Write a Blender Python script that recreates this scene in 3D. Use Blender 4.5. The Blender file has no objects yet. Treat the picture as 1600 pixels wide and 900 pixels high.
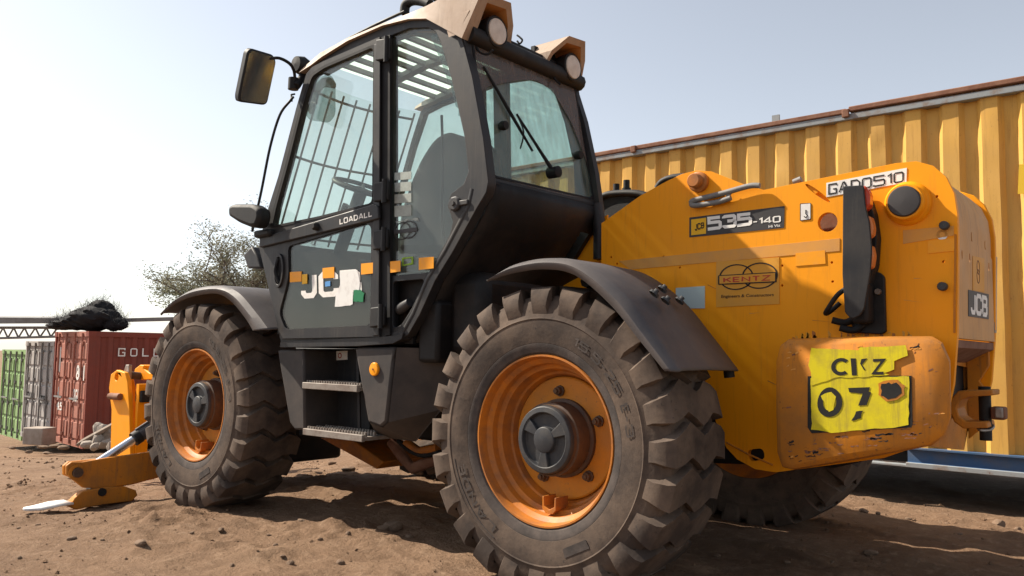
import bpy, bmesh, math, random
import numpy as np
from mathutils import Vector, Matrix
from mathutils.geometry import tessellate_polygon

random.seed(7)
SC = bpy.context.scene
COL = SC.collection

# ------------------------------------------------------------------ camera, sky, sun, exposure
CAM_LOC=(2.0796,-3.8007,0.9556); CAM_F=1277.04; CAM_FWD=(-0.64303,0.76180,0.07863); CAM_UP=(0.03913,-0.06986,0.99679)
cam_data = bpy.data.cameras.new('camera')
cam = bpy.data.objects.new('camera', cam_data)
COL.objects.link(cam)
_f = Vector(CAM_FWD).normalized(); _u = Vector(CAM_UP).normalized(); _r = _f.cross(_u).normalized()
cam.matrix_world = Matrix(((_r.x, _u.x, -_f.x, CAM_LOC[0]), (_r.y, _u.y, -_f.y, CAM_LOC[1]),
                           (_r.z, _u.z, -_f.z, CAM_LOC[2]), (0, 0, 0, 1)))
cam_data.sensor_fit = 'HORIZONTAL'; cam_data.sensor_width = 36.0
cam_data.lens = CAM_F / 1600.0 * 36.0
cam_data.clip_start = 0.05; cam_data.clip_end = 2000
SC.camera = cam

SUN_DIR = Vector((1.0, 0.325, -1.0)).normalized()      # the way the light travels
SUN_EL = math.asin(-SUN_DIR.z)
SUN_AZ = math.atan2(-SUN_DIR.x, -SUN_DIR.y)            # from +Y, clockwise
world = bpy.data.worlds.new('World'); SC.world = world; world.use_nodes = True
wn = world.node_tree; wn.nodes.clear()
sky = wn.nodes.new('ShaderNodeTexSky'); sky.sky_type = 'NISHITA'; sky.sun_disc = False
sky.sun_elevation = SUN_EL; sky.sun_rotation = SUN_AZ
sky.altitude = 0; sky.air_density = 1.0; sky.dust_density = 0.9; sky.ozone_density = 1.0
bg = wn.nodes.new('ShaderNodeBackground'); bg.inputs[1].default_value = 0.087
wo = wn.nodes.new('ShaderNodeOutputWorld')
hs = wn.nodes.new('ShaderNodeHueSaturation'); hs.inputs['Saturation'].default_value = 0.42     # hazy, washed-out air
wn.links.new(sky.outputs[0], hs.inputs['Color']); wn.links.new(hs.outputs[0], bg.inputs[0]); wn.links.new(bg.outputs[0], wo.inputs[0])

sun_data = bpy.data.lights.new('sun', 'SUN'); sun_data.energy = 4.8; sun_data.angle = math.radians(0.6)
sun_data.color = (1.0, 0.90, 0.76)
sun = bpy.data.objects.new('sun', sun_data); COL.objects.link(sun)
sun.rotation_euler = SUN_DIR.to_track_quat('-Z', 'Y').to_euler(); sun.location = (-6, -4, 9)

vs = SC.view_settings
vs.view_transform = 'Standard'; vs.look = 'None'; vs.gamma = 1.0; vs.use_curve_mapping = False
vs.exposure = 1.0
SC.cycles.max_bounces = 10; SC.cycles.transparent_max_bounces = 16
SC.cycles.use_denoising = True

# ------------------------------------------------------------------ materials
def new_mat(name):
    m = bpy.data.materials.new(name); m.use_nodes = True
    nt = m.node_tree; nt.nodes.clear()
    out = nt.nodes.new('ShaderNodeOutputMaterial'); p = nt.nodes.new('ShaderNodeBsdfPrincipled')
    nt.links.new(p.outputs[0], out.inputs[0])
    return m, nt, p, out

def ramp(nt, src, lo, hi):
    r = nt.nodes.new('ShaderNodeMapRange'); r.inputs[1].default_value = lo; r.inputs[2].default_value = hi
    nt.links.new(src, r.inputs[0]); return r.outputs[0]

def mixc(nt, fac, a, b):
    m = nt.nodes.new('ShaderNodeMix'); m.data_type = 'RGBA'
    if isinstance(fac, float): m.inputs[0].default_value = fac
    else: nt.links.new(fac, m.inputs[0])
    for s, v in ((6, a), (7, b)):
        if isinstance(v, tuple): m.inputs[s].default_value = (*v, 1)
        else: nt.links.new(v, m.inputs[s])
    return m.outputs[2]

def noise(nt, scale, detail=6, rough=.6, stretch=None):
    tc = nt.nodes.new('ShaderNodeTexCoord')
    n = nt.nodes.new('ShaderNodeTexNoise'); n.inputs['Scale'].default_value = scale
    n.inputs['Detail'].default_value = detail; n.inputs['Roughness'].default_value = rough
    if stretch:
        mp = nt.nodes.new('ShaderNodeMapping'); mp.inputs['Scale'].default_value = stretch
        nt.links.new(tc.outputs['Object'], mp.inputs[0]); nt.links.new(mp.outputs[0], n.inputs[0])
    else:
        nt.links.new(tc.outputs['Object'], n.inputs[0])
    return n.outputs[0]

def dirty(name, base, dust=None, amount=(.5, .8), scale=3.0, rough=.5, metal=0.0, bump=.15, bscale=60, fine=None,
          streak=None, spec=.28, strength=1.0):
    """paint / plastic / rubber with patches of dust and wear of their own shape"""
    m, nt, p, out = new_mat(name)
    col = base
    if dust:
        f = ramp(nt, noise(nt, scale, 8, .65), *amount)
        if strength != 1.0:
            mm = nt.nodes.new('ShaderNodeMath'); mm.operation = 'MULTIPLY'; mm.inputs[1].default_value = strength
            nt.links.new(f, mm.inputs[0]); f = mm.outputs[0]
        col = mixc(nt, f, base, dust)
    if streak:
        f = ramp(nt, noise(nt, 4, 6, .7, (9, 9, .7)), .52, .78)
        col = mixc(nt, f, col, streak)
    if fine:
        f = ramp(nt, noise(nt, 45, 4, .7), .62, .75)
        col = mixc(nt, f, col, fine)
    if isinstance(col, tuple): p.inputs['Base Color'].default_value = (*col, 1)
    else: nt.links.new(col, p.inputs['Base Color'])
    r = ramp(nt, noise(nt, 7, 5), .2, .8)
    rr = nt.nodes.new('ShaderNodeMapRange'); rr.inputs[3].default_value = max(.05, rough - .1); rr.inputs[4].default_value = min(1, rough + .15)
    nt.links.new(r, rr.inputs[0]); nt.links.new(rr.outputs[0], p.inputs['Roughness'])
    p.inputs['Metallic'].default_value = metal
    p.inputs['Specular IOR Level'].default_value = spec
    if bump:
        b = nt.nodes.new('ShaderNodeBump'); b.inputs['Strength'].default_value = bump; b.inputs['Distance'].default_value = .004
        nt.links.new(noise(nt, bscale, 5, .6), b.inputs['Height']); nt.links.new(b.outputs[0], p.inputs['Normal'])
    return m

M = {}
M['yellow'] = dirty('yellow_paint', (.86, .315, .004), (.68, .31, .04), (.5, .95), 1.6, .5, bump=.03, streak=(.68, .25, .012), fine=None, strength=.35, spec=.2)
M['yellow_worn_shaded'] = dirty('worn_shaded_yellow_paint', (.56, .20, .018), (.34, .145, .035), (.42, .72), 4.0, .55, bump=.1, streak=(.25, .115, .04), fine=(.10, .05, .028), spec=.2)  # wear, plus a base darkened to paint in the counterweight's shade
M['yellow_tan'] = dirty('tan_yellow_paint', (.60, .32, .12), (.48, .28, .13), (.4, .8), 5.0, .6, bump=.08, streak=(.36, .20, .10))  # tanner yellow for the boom cover and rear panel
M['rim'] = dirty('orange_rim_paint', (.54, .175, .018), (.24, .10, .04), (.36, .70), 9.0, .5, bump=.1, fine=(.30, .14, .06))
M['disc'] = dirty('orange_wheel_disc', (.55, .205, .016), (.34, .16, .05), (.45, .78), 7.0, .5, bump=.06, fine=(.22, .10, .04), strength=.8)
M['rubber'] = dirty('dusty_tyre_rubber', (.050, .038, .032), (.150, .108, .080), (.40, .70), 4.0, .85, bump=.35, bscale=45, fine=(.035, .030, .028), spec=.2)
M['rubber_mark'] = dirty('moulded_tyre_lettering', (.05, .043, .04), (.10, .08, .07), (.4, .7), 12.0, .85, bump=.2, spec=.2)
M['hub'] = dirty('grey_hub_metal', (.034, .035, .039), (.068, .062, .056), (.45, .75), 14, .5, bump=.12)
M['hub_side'] = dirty('grimy_brown_hub', (.07, .045, .035), (.13, .075, .04), (.4, .7), 12, .6, bump=.15)
M['fender'] = dirty('grey_fender_plastic', (.062, .058, .062), (.135, .115, .105), (.35, .8), 2.5, .55, bump=.1, fine=(.10, .09, .085))
M['cab'] = dirty('dusty_black_cab_paint', (.015, .0155, .018), (.046, .039, .034), (.42, .85), 3.5, .5, bump=.08, streak=(.045, .040, .036))
M['cab_panel'] = dirty('black_rear_cab_panel', (.009, .008, .008), (.045, .029, .021), (.5, .8), 2.6, .6, bump=.15)
M['black'] = dirty('matt_black', (.012, .012, .013), (.03, .027, .025), (.5, .8), 6, .6, bump=.1)
M['seal'] = dirty('black_rubber_seal', (.010, .010, .011), None, rough=.7, bump=0)
M['dark_plastic'] = dirty('brown_dusted_plastic', (.038, .034, .033), (.095, .074, .062), (.4, .8), 3.0, .65, bump=.12)
M['step'] = dirty('worn_step_metal', (.26, .23, .20), (.16, .12, .10), (.4, .7), 16, .6, metal=.2, bump=.2)
M['roof'] = dirty('faded_cream_roof', (.36, .262, .190), (.27, .185, .125), (.4, .8), 5, .6, bump=.1, streak=(.22, .15, .10))
M['roof_in'] = dirty('orange_pod_lining', (.50, .22, .06), (.40, .22, .10), (.4, .8), 8, .6, bump=.1)
M['chrome'] = dirty('chrome_rod', (.78, .78, .80), None, rough=.14, metal=1.0, bump=0)
M['steel'] = dirty('bare_steel', (.33, .31, .29), (.20, .15, .12), (.4, .7), 14, .45, metal=.7, bump=.15)
M['blade'] = dirty('polished_white_pad', (.80, .79, .77), None, rough=.3, bump=.05)
M['rust'] = dirty('rusty_steel', (.17, .075, .045), (.26, .14, .09), (.4, .7), 8, .8, bump=.3)
M['white'] = dirty('white_print', (.78, .76, .72), (.55, .51, .46), (.5, .8), 12, .5, bump=0)
M['paper'] = dirty('white_paper', (.74, .74, .72), (.55, .52, .5), (.5, .8), 20, .8, bump=.1)
M['notice'] = dirty('aged_paper_notice', (.36, .40, .37), (.28, .30, .28), (.4, .7), 60, .8, bump=0)
M['ink'] = dirty('black_print', (.016, .015, .014), None, rough=.6, bump=0)
M['decal_grey'] = dirty('charcoal_sticker', (.045, .042, .043), None, rough=.5, bump=0)
M['logo_yellow'] = dirty('yellow_sticker', (.78, .42, .012), None, rough=.5, bump=0)
M['tape'] = dirty('orange_tape', (.85, .33, .008), (.7, .3, .05), (.5, .8), 20, .45, bump=.05)
M['tan_tape'] = dirty('faded_tape', (.66, .30, .055), (.55, .27, .08), (.4, .7), 10, .6, bump=.05)
M['kentz'] = dirty('yellow_logo_panel', (.66, .29, .02), (.58, .29, .06), (.4, .8), 6, .5, bump=.03)
M['red'] = dirty('red_print', (.45, .045, .02), None, rough=.5, bump=0)
M['blue'] = dirty('blue_print', (.10, .30, .62), None, rough=.5, bump=0)
M['green'] = dirty('green_print', (.01, .17, .07), None, rough=.6, bump=0)
M['lime'] = dirty('lime_print', (.22, .38, .03), None, rough=.6, bump=0)
M['silver'] = dirty('pale_blue_label', (.42, .50, .50), None, rough=.4, bump=0)
M['number'] = dirty('yellow_number_plate', (.62, .52, .01), (.45, .36, .03), (.45, .75), 16, .5, bump=.1, streak=(.30, .22, .04))
M['amber'] = dirty('amber_reflector', (.90, .33, .01), None, rough=.2, bump=0)
M['red_lens'] = dirty('red_lens', (.50, .06, .025), None, rough=.2, bump=0)
M['orange_lens'] = dirty('orange_lens', (.62, .20, .06), None, rough=.25, bump=0)
M['lamp'] = dirty('dusty_lamp_lens', (.60, .54, .47), (.45, .38, .32), (.4, .7), 20, .35, bump=.1)
M['seat'] = dirty('grey_seat_fabric', (.06, .06, .062), None, rough=.9, bump=0)
M['interior'] = dirty('grey_cab_lining', (.16, .155, .15), None, rough=.8, bump=.1)
M['visor'] = dirty('olive_sun_visor', (.10, .11, .06), None, rough=.6, bump=0)
M['mirror'] = dirty('mirror_glass', (.42, .43, .46), None, rough=.03, metal=1.0, bump=0)
M['cont_yellow'] = dirty('yellow_container_paint', (.60, .340, .075), (.53, .31, .10), (.40, .85), 1.4, .55, bump=.1, bscale=9, streak=(.42, .225, .055), fine=(.36, .19, .055), spec=.2)
M['cont_yellow2'] = dirty('bright_yellow_patch', (.66, .42, .03), None, rough=.5, bump=0)
M['rail_grey'] = dirty('weathered_blue_grey_rail', (.25, .27, .28), (.20, .13, .09), (.5, .72), 7, .7, bump=.2, fine=(.14, .07, .045))
M['rail_blue'] = dirty('blue_rail', (.045, .10, .20), (.12, .12, .13), (.45, .8), 5, .6, bump=.1)
M['cont_red'] = dirty('red_container_paint', (.225, .050, .032), (.165, .052, .038), (.4, .8), 1.5, .65, bump=.1, streak=(.15, .045, .034))
M['cont_red_door'] = dirty('pale_red_door_paint', (.40, .155, .11), (.31, .16, .12), (.4, .8), 2.5, .7, bump=.1, streak=(.21, .10, .08))  # paler red on the doors than on the long side
M['cont_grey'] = dirty('faded_grey_container_paint', (.42, .40, .38), (.27, .25, .24), (.4, .8), 2, .7, bump=.1, streak=(.24, .20, .18))
M['cont_green'] = dirty('green_container_paint', (.28, .42, .18), (.18, .30, .12), (.4, .8), 2, .7, bump=.1, streak=(.12, .20, .08))
M['concrete'] = dirty('dusty_concrete', (.34, .30, .26), (.24, .19, .15), (.4, .7), 4, .9, bump=.4, bscale=20)
M['wood'] = dirty('old_grey_plank', (.20, .155, .12), (.13, .10, .08), (.4, .7), 4, .9, bump=.3, bscale=30)
M['grey_metal'] = dirty('dull_grey_steel', (.21, .205, .20), (.14, .13, .12), (.4, .7), 3, .6, bump=.1)
M['netting'] = dirty('black_shade_net', (.018, .018, .020), None, rough=.95, bump=.3)
M['stone'] = dirty('brown_stone', (.20, .135, .09), (.13, .085, .058), (.4, .7), 9, .95, bump=.5, bscale=30)
M['bark'] = dirty('grey_bark', (.12, .10, .085), None, rough=.95, bump=.3)

def glass_mat(name, tint, dust, dust_amt, rough=.02, streaks=False):
    m, nt, p, out = new_mat(name)
    tr = nt.nodes.new('ShaderNodeBsdfTransparent'); tr.inputs[0].default_value = (*tint, 1)
    gl = nt.nodes.new('ShaderNodeBsdfGlossy'); gl.inputs['Roughness'].default_value = rough
    lw = nt.nodes.new('ShaderNodeLayerWeight'); lw.inputs[0].default_value = .5; pw = nt.nodes.new('ShaderNodeMath'); pw.operation = 'POWER'; pw.inputs[1].default_value = 5
    nt.links.new(lw.outputs['Facing'], pw.inputs[0])
    fr = nt.nodes.new('ShaderNodeMapRange'); fr.inputs[3].default_value = .045; fr.inputs[4].default_value = 1.0
    nt.links.new(pw.outputs[0], fr.inputs[0])
    mx = nt.nodes.new('ShaderNodeMixShader')
    nt.links.new(fr.outputs[0], mx.inputs[0]); nt.links.new(tr.outputs[0], mx.inputs[1]); nt.links.new(gl.outputs[0], mx.inputs[2])
    p.inputs['Base Color'].default_value = (*dust, 1); p.inputs['Roughness'].default_value = .9
    m2 = nt.nodes.new('ShaderNodeMixShader')
    n = noise(nt, 9 if streaks else 3.0, 8, .7, (3, 3, .5) if streaks else None)
    f = ramp(nt, n, .35, .75)
    mul = nt.nodes.new('ShaderNodeMapRange'); mul.inputs[3].default_value = dust_amt[0]; mul.inputs[4].default_value = dust_amt[1]
    nt.links.new(f, mul.inputs[0])
    nt.links.new(mul.outputs[0], m2.inputs[0]); nt.links.new(mx.outputs[0], m2.inputs[1]); nt.links.new(p.outputs[0], m2.inputs[2])
    nt.links.new(m2.outputs[0], out.inputs[0])
    return m
M['glass'] = glass_mat('tinted_cab_glass', (.875, .935, .892), (.40, .39, .36), (.02, .10))
M['glass_dark'] = glass_mat('smoked_cab_glass', (.62, .68, .66), (.20, .19, .18), (.03, .12))
M['glass_dirty'] = glass_mat('dirty_rear_glass', (.84, .95, .89), (.30, .30, .27), (.03, .36), streaks=True)
M['glass_grime'] = glass_mat('grimy_rear_glass_edge', (.60, .62, .58), (.15, .118, .105), (.30, .78), streaks=True)

def frosted(name, c):
    m, nt, p, out = new_mat(name)
    tl = nt.nodes.new('ShaderNodeBsdfTranslucent'); tl.inputs[0].default_value = (*c, 1)
    tr = nt.nodes.new('ShaderNodeBsdfTransparent'); tr.inputs[0].default_value = (.8, .88, .84, 1)
    mx = nt.nodes.new('ShaderNodeMixShader'); mx.inputs[0].default_value = .12
    nt.links.new(tl.outputs[0], mx.inputs[1]); nt.links.new(tr.outputs[0], mx.inputs[2]); nt.links.new(mx.outputs[0], out.inputs[0])
    return m
M['roof_glass'] = frosted('dust_covered_roof_glass', (.62, .70, .66))

# ------------------------------------------------------------------ mesh helpers
def tag(o, label=None, cat=None, group=None, kind=None):
    if label: o['label'] = label
    if cat: o['category'] = cat
    if group: o['group'] = group
    if kind: o['kind'] = kind
    return o

def empty(name, loc=(0, 0, 0), parent=None):
    o = bpy.data.objects.new(name, None); COL.objects.link(o); o.location = loc
    o.empty_display_size = .2
    if parent: o.parent = parent
    return o

def link(name, me, mat, parent=None, smooth=35, bevel=0, bseg=2):
    o = bpy.data.objects.new(name, me); COL.objects.link(o)
    if mat is not None and not me.materials: me.materials.append(M[mat] if isinstance(mat, str) else mat)
    if smooth:
        me.polygons.foreach_set('use_smooth', [True] * len(me.polygons)); me.set_sharp_from_angle(angle=math.radians(smooth))
    if bevel:
        b = o.modifiers.new('bevel', 'BEVEL'); b.width = bevel; b.segments = bseg; b.limit_method = 'ANGLE'; b.angle_limit = math.radians(38)
        b.harden_normals = False
    if parent: o.parent = parent
    return o

def mesh(verts, faces, fix=True):
    me = bpy.data.meshes.new('mesh'); me.from_pydata([tuple(v) for v in verts], [], faces)
    if fix:
        bm = bmesh.new(); bm.from_mesh(me); bmesh.ops.recalc_face_normals(bm, faces=bm.faces); bm.to_mesh(me); bm.free()
    me.update(); return me

def obj(name, verts, faces, mat, parent=None, smooth=35, bevel=0, fix=True):
    return link(name, mesh(verts, faces, fix), mat, parent, smooth, bevel)

def round_poly(pts, r, n=4):
    out = []; L = len(pts)
    for i in range(L):
        p0, p1, p2 = Vector(pts[i - 1]), Vector(pts[i]), Vector(pts[(i + 1) % L])
        a, b = p0 - p1, p2 - p1
        rr = min(r, a.length * .45, b.length * .45)
        if rr < 1e-5: out.append(tuple(p1)); continue
        s, e = p1 + a.normalized() * rr, p1 + b.normalized() * rr
        for k in range(n + 1):
            t = k / n; q = (1 - t) ** 2 * s + 2 * t * (1 - t) * p1 + t * t * e; out.append((q.x, q.y))
    return out

def circle(cx, cy, r, n=24, ry=None):
    ry = r if ry is None else ry
    return [(cx + r * math.cos(2 * math.pi * k / n), cy + ry * math.sin(2 * math.pi * k / n)) for k in range(n)]

def smooth_path(pts, n=6):
    """Catmull-Rom through the points"""
    P = [Vector(p) for p in pts]; out = []
    for i in range(len(P) - 1):
        a, b, c, d = P[max(i - 1, 0)], P[i], P[i + 1], P[min(i + 2, len(P) - 1)]
        for k in range(n):
            t = k / n
            out.append(.5 * ((2 * b) + (c - a) * t + (2 * a - 5 * b + 4 * c - d) * t * t + (3 * b - a - 3 * c + d) * t ** 3))
    out.append(P[-1]); return out

def slab(name, outline, fn, vec, mat, parent=None, holes=(), bevel=0, smooth=35):
    """2-D outline (with holes) mapped by fn to 3-D, given thickness along vec"""
    loops = [list(outline)] + [list(h) for h in holes]
    flat = [p for l in loops for p in l]
    tris = tessellate_polygon([[Vector((p[0], p[1], 0)) for p in l] for l in loops])
    n = len(flat); v0 = [Vector(fn(*p)) for p in flat]; vec = Vector(vec)
    verts = v0 + [v + vec for v in v0]
    faces = [tuple(t) for t in tris] + [tuple(i + n for i in reversed(t)) for t in tris]
    k = 0
    for l in loops:
        m = len(l)
        for i in range(m):
            a, b = k + i, k + (i + 1) % m; faces.append((a, b, b + n, a + n))
        k += m
    me = mesh(verts, faces)
    if bevel:
        bm = bmesh.new(); bm.from_mesh(me)
        bmesh.ops.dissolve_limit(bm, angle_limit=.01, verts=bm.verts, edges=bm.edges) if not holes else None
        bm.to_mesh(me); bm.free()
    return link(name, me, mat, parent, smooth, bevel)

def plate_y(name, outline, y0, y1, mat, parent=None, holes=(), bevel=0, smooth=35):
    return slab(name, outline, lambda a, b: (a, y0, b), (0, y1 - y0, 0), mat, parent, holes, bevel, smooth)
def plate_x(name, outline, x0, x1, mat, parent=None, holes=(), bevel=0, smooth=35):
    return slab(name, outline, lambda a, b: (x0, a, b), (x1 - x0, 0, 0), mat, parent, holes, bevel, smooth)
def plate_z(name, outline, z0, z1, mat, parent=None, holes=(), bevel=0, smooth=35):
    return slab(name, outline, lambda a, b: (a, b, z0), (0, 0, z1 - z0), mat, parent, holes, bevel, smooth)

BOXF = [(0, 1, 3, 2), (4, 6, 7, 5), (0, 4, 5, 1), (2, 3, 7, 6), (0, 2, 6, 4), (1, 5, 7, 3)]
def box(name, lo, hi, mat, parent=None, bevel=.006):
    v = [(x, y, z) for x in (lo[0], hi[0]) for y in (lo[1], hi[1]) for z in (lo[2], hi[2])]
    return obj(name, v, BOXF, mat, parent, 35, bevel)

def boxes_mesh(bs):
    v, f = [], []
    for lo, hi in bs:
        k = len(v); v += [(x, y, z) for x in (lo[0], hi[0]) for y in (lo[1], hi[1]) for z in (lo[2], hi[2])]
        f += [tuple(i + k for i in q) for q in BOXF]
    return v, f

def tube_geo(path, rad, n=10, caps=True):
    P = [Vector(p) for p in path]; R = rad if isinstance(rad, (list, tuple)) else [rad] * len(P)
    verts, faces = [], []
    t0 = (P[1] - P[0]).normalized(); ref = Vector((0, 0, 1)) if abs(t0.z) < .9 else Vector((1, 0, 0))
    s = t0.cross(ref).normalized()
    for i, p in enumerate(P):
        t = (P[min(i + 1, len(P) - 1)] - P[max(i - 1, 0)]).normalized()
        s = (s - t * s.dot(t)).normalized(); b = t.cross(s)
        for k in range(n):
            a = 2 * math.pi * k / n; verts.append(p + (s * math.cos(a) + b * math.sin(a)) * R[i])
    for i in range(len(P) - 1):
        for k in range(n):
            a, b = i * n + k, i * n + (k + 1) % n; faces.append((a, b, b + n, a + n))
    if caps:
        faces.append(tuple(range(n))[::-1]); faces.append(tuple((len(P) - 1) * n + k for k in range(n)))
    return verts, faces

def tube(name, path, rad, mat, parent=None, n=10, smooth=50):
    v, f = tube_geo(path, rad, n); return obj(name, v, f, mat, parent, smooth)

def lathe_geo(prof, n=48, y=True):
    """profile of (r, y) turned about the Y axis"""
    verts, faces = [], []
    for r, yy in prof:
        for k in range(n):
            a = 2 * math.pi * k / n; verts.append((r * math.cos(a), yy, r * math.sin(a)))
    for i in range(len(prof) - 1):
        for k in range(n):
            a, b = i * n + k, i * n + (k + 1) % n; faces.append((a, b, b + n, a + n))
    return verts, faces

def lathe(name, prof, mat, parent=None, loc=(0, 0, 0), n=48, smooth=40, rot=None):
    v, f = lathe_geo(prof, n); o = obj(name, v, f, mat, parent, smooth); o.location = loc
    if rot: o.rotation_euler = rot
    return o

_txt = {}
def text_geo(s, bold=.0, space=1.0):
    key = (s, bold, space)
    if key in _txt: return _txt[key]
    cu = bpy.data.curves.new('text', 'FONT'); cu.body = s; cu.size = 1; cu.offset = bold; cu.space_character = space
    cu.resolution_u = 3
    o = bpy.data.objects.new('text', cu); COL.objects.link(o)
    dg = bpy.context.evaluated_depsgraph_get()
    me = bpy.data.meshes.new_from_object(o.evaluated_get(dg))
    vs_ = [tuple(v.co) for v in me.vertices]; fs = [tuple(p.vertices) for p in me.polygons]
    bpy.data.objects.remove(o); bpy.data.curves.remove(cu); bpy.data.meshes.remove(me)
    x0, x1 = min(v[0] for v in vs_), max(v[0] for v in vs_); y0, y1 = min(v[1] for v in vs_), max(v[1] for v in vs_)
    vs_ = [((v[0] - x0) / (x1 - x0), (v[1] - y0) / (y1 - y0)) for v in vs_]
    _txt[key] = (vs_, fs); return _txt[key]

def text_quad(name, s, bl, br, tr, tl, mat, parent, bold=.0, space=1.0, clip=None):
    """flat lettering filling a quadrilateral on a surface"""
    v, f = text_geo(s, bold, space)
    bl, br, tr, tl = map(Vector, (bl, br, tr, tl))
    V = [(bl * (1 - a) + br * a) * (1 - b) + (tl * (1 - a) + tr * a) * b for a, b in v]
    if clip: f = [q for q in f if clip(sum(v[i][0] for i in q) / len(q), sum(v[i][1] for i in q) / len(q))]
    return obj(name, V, f, mat, parent, 0, fix=False)

def text_y(name, s, pts, y, mat, parent, bold=.0, space=1.0):
    """pts = bl, br, tr, tl as (x, z) in the plane y"""
    return text_quad(name, s, *[(p[0], y, p[1]) for p in pts], mat, parent, bold, space)

def ragged(pts, amp, step=.02, seed=1):
    rnd = random.Random(seed); out = []
    for i in range(len(pts)):
        a, b = Vector(pts[i]), Vector(pts[(i + 1) % len(pts)]); n = max(1, int((b - a).length / step))
        for k in range(n):
            q = a.lerp(b, k / n) + Vector((rnd.uniform(-amp, amp), rnd.uniform(-amp, amp))); out.append((q.x, q.y))
    return out

# blocky sign-writer's letters drawn as thick strokes; (width, strokes) on a box of height 1
GLYPH = {
 'J': (.62, [[(.62, 1), (.62, .16), (.50, 0), (.12, 0), (0, .14), (0, .26)]]),
 'C': (.80, [[(.80, .72), (.80, .86), (.66, 1), (.14, 1), (0, .86), (0, .14), (.14, 0), (.66, 0), (.80, .14), (.80, .28)]]),
 'B': (.80, [[(0, 0), (0, 1), (.64, 1), (.76, .90), (.76, .62), (.66, .52), (.10, .52)], [(.66, .52), (.80, .40), (.80, .12), (.68, 0), (0, 0)]]),
 '5': (1.05, [[(1.05, 1), (.0, 1), (0, .58), (.94, .58), (1.05, .49), (1.05, .09), (.94, 0), (.0, 0), (0, .14)]]),
 '3': (1.05, [[(0, .84), (0, .90), (.12, 1), (.92, 1), (1.02, .90), (1.02, .64), (.90, .54), (.34, .54)], [(.90, .54), (1.05, .42), (1.05, .12), (.92, 0), (.12, 0), (0, .10), (0, .18)]]),
 '1': (.34, [[(0, .80), (.34, 1), (.34, 0)]]), '4': (.90, [[(.68, 0), (.68, 1), (.0, .36), (0, .24), (.95, .24)]]),
 '0': (.85, [[(.12, 0), (.73, 0), (.85, .12), (.85, .88), (.73, 1), (.12, 1), (0, .88), (0, .12), (.12, 0)]]), '-': (.5, [[(0, .42), (.5, .42)]]), '.': (.05, [[(0, 0), (0, .12)]]), ' ': (.5, []),
 '2': (.95, [[(0, .84), (.12, 1), (.83, 1), (.95, .88), (.95, .60), (0, .12), (0, 0), (.95, 0)]]),
 'L': (.72, [[(0, 1), (0, 0), (.72, 0)]]), 'O': (.85, [[(.12, 0), (.73, 0), (.85, .12), (.85, .88), (.73, 1), (.12, 1), (0, .88), (0, .12), (.12, 0)]]),
 'A': (.95, [[(0, 0), (.40, 1), (.55, 1), (.95, 0)], [(.16, .28), (.79, .28)]]),
 'K': (.80, [[(0, 0), (0, 1)], [(.80, 1), (.10, .46)], [(.28, .60), (.80, 0)]]), 'E': (.70, [[(.70, 1), (0, 1), (0, 0), (.70, 0)], [(0, .5), (.60, .5)]]),
 'N': (.85, [[(0, 0), (0, 1), (.85, 0), (.85, 1)]]), 'T': (.80, [[(0, 1), (.80, 1)], [(.40, 1), (.40, 0)]]), 'Z': (.80, [[(0, 1), (.80, 1), (0, 0), (.85, 0)]]),
 'D': (.85, [[(.0, 0), (.58, 0), (.85, .26), (.85, .74), (.58, 1), (0, 1), (0, 0)]]),
 'G': (.80, [[(.80, .80), (.80, 1), (0, 1), (0, 0), (.80, 0), (.80, .46), (.45, .46)]])}
GLYPH['o'] = (.86, [[(.43 + .43 * math.cos(2 * math.pi * k / 24), .5 + .5 * math.sin(2 * math.pi * k / 24)) for k in range(24)] + [(.86, .5)]])
GLYPH['c'] = (.86, [[(.45 + .45 * math.cos(math.radians(a)), .5 + .5 * math.sin(math.radians(a))) for a in range(44, 320, 12)]])
def stroke_geo(s, w=.2, gap=.22):
    V, Fq = [], []; x0 = 0
    for ch in s:
        gw, strokes = GLYPH[ch]
        for st_ in strokes:
            P = [Vector((x0 + a, b)) for a, b in st_]; closed = (P[0] - P[-1]).length < 1e-6; n = len(P); base = len(V)
            for i in range(n):
                pa_ = P[i - 1] if i else (P[-2] if closed else None); pb_ = P[i + 1] if i < n - 1 else (P[1] if closed else None)
                d0 = (P[i] - pa_).normalized() if pa_ is not None else (pb_ - P[i]).normalized(); d1 = (pb_ - P[i]).normalized() if pb_ is not None else d0
                nrm = Vector((-(d0.y + d1.y), d0.x + d1.x)); nrm = nrm.normalized() if nrm.length > 1e-6 else Vector((-d0.y, d0.x))
                k = w / 2 / max(.5, nrm.dot(Vector((-d0.y, d0.x))))
                V += [P[i] + nrm * k, P[i] - nrm * k]
            for i in range(n - 1): Fq.append((base + 2 * i, base + 2 * i + 1, base + 2 * i + 3, base + 2 * i + 2))
        x0 += gw + w + gap
    ax, bx = min(v.x for v in V), max(v.x for v in V); ay, by = min(v.y for v in V), max(v.y for v in V)
    return [((v.x - ax) / (bx - ax), (v.y - ay) / (by - ay)) for v in V], Fq
def block_quad(name, s, bl, br, tr, tl, mat, parent, w=.2, gap=.2):
    v, f = stroke_geo(s, w, gap); bl, br, tr, tl = map(Vector, (bl, br, tr, tl))
    return obj(name, [(bl * (1 - a) + br * a) * (1 - b) + (tl * (1 - a) + tr * a) * b for a, b in v], f, mat, parent, 0, fix=False)
def block_y(name, s, pts, y, mat, parent, w=.2, gap=.2): return block_quad(name, s, *[(p[0], y, p[1]) for p in pts], mat, parent, w, gap)

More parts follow.
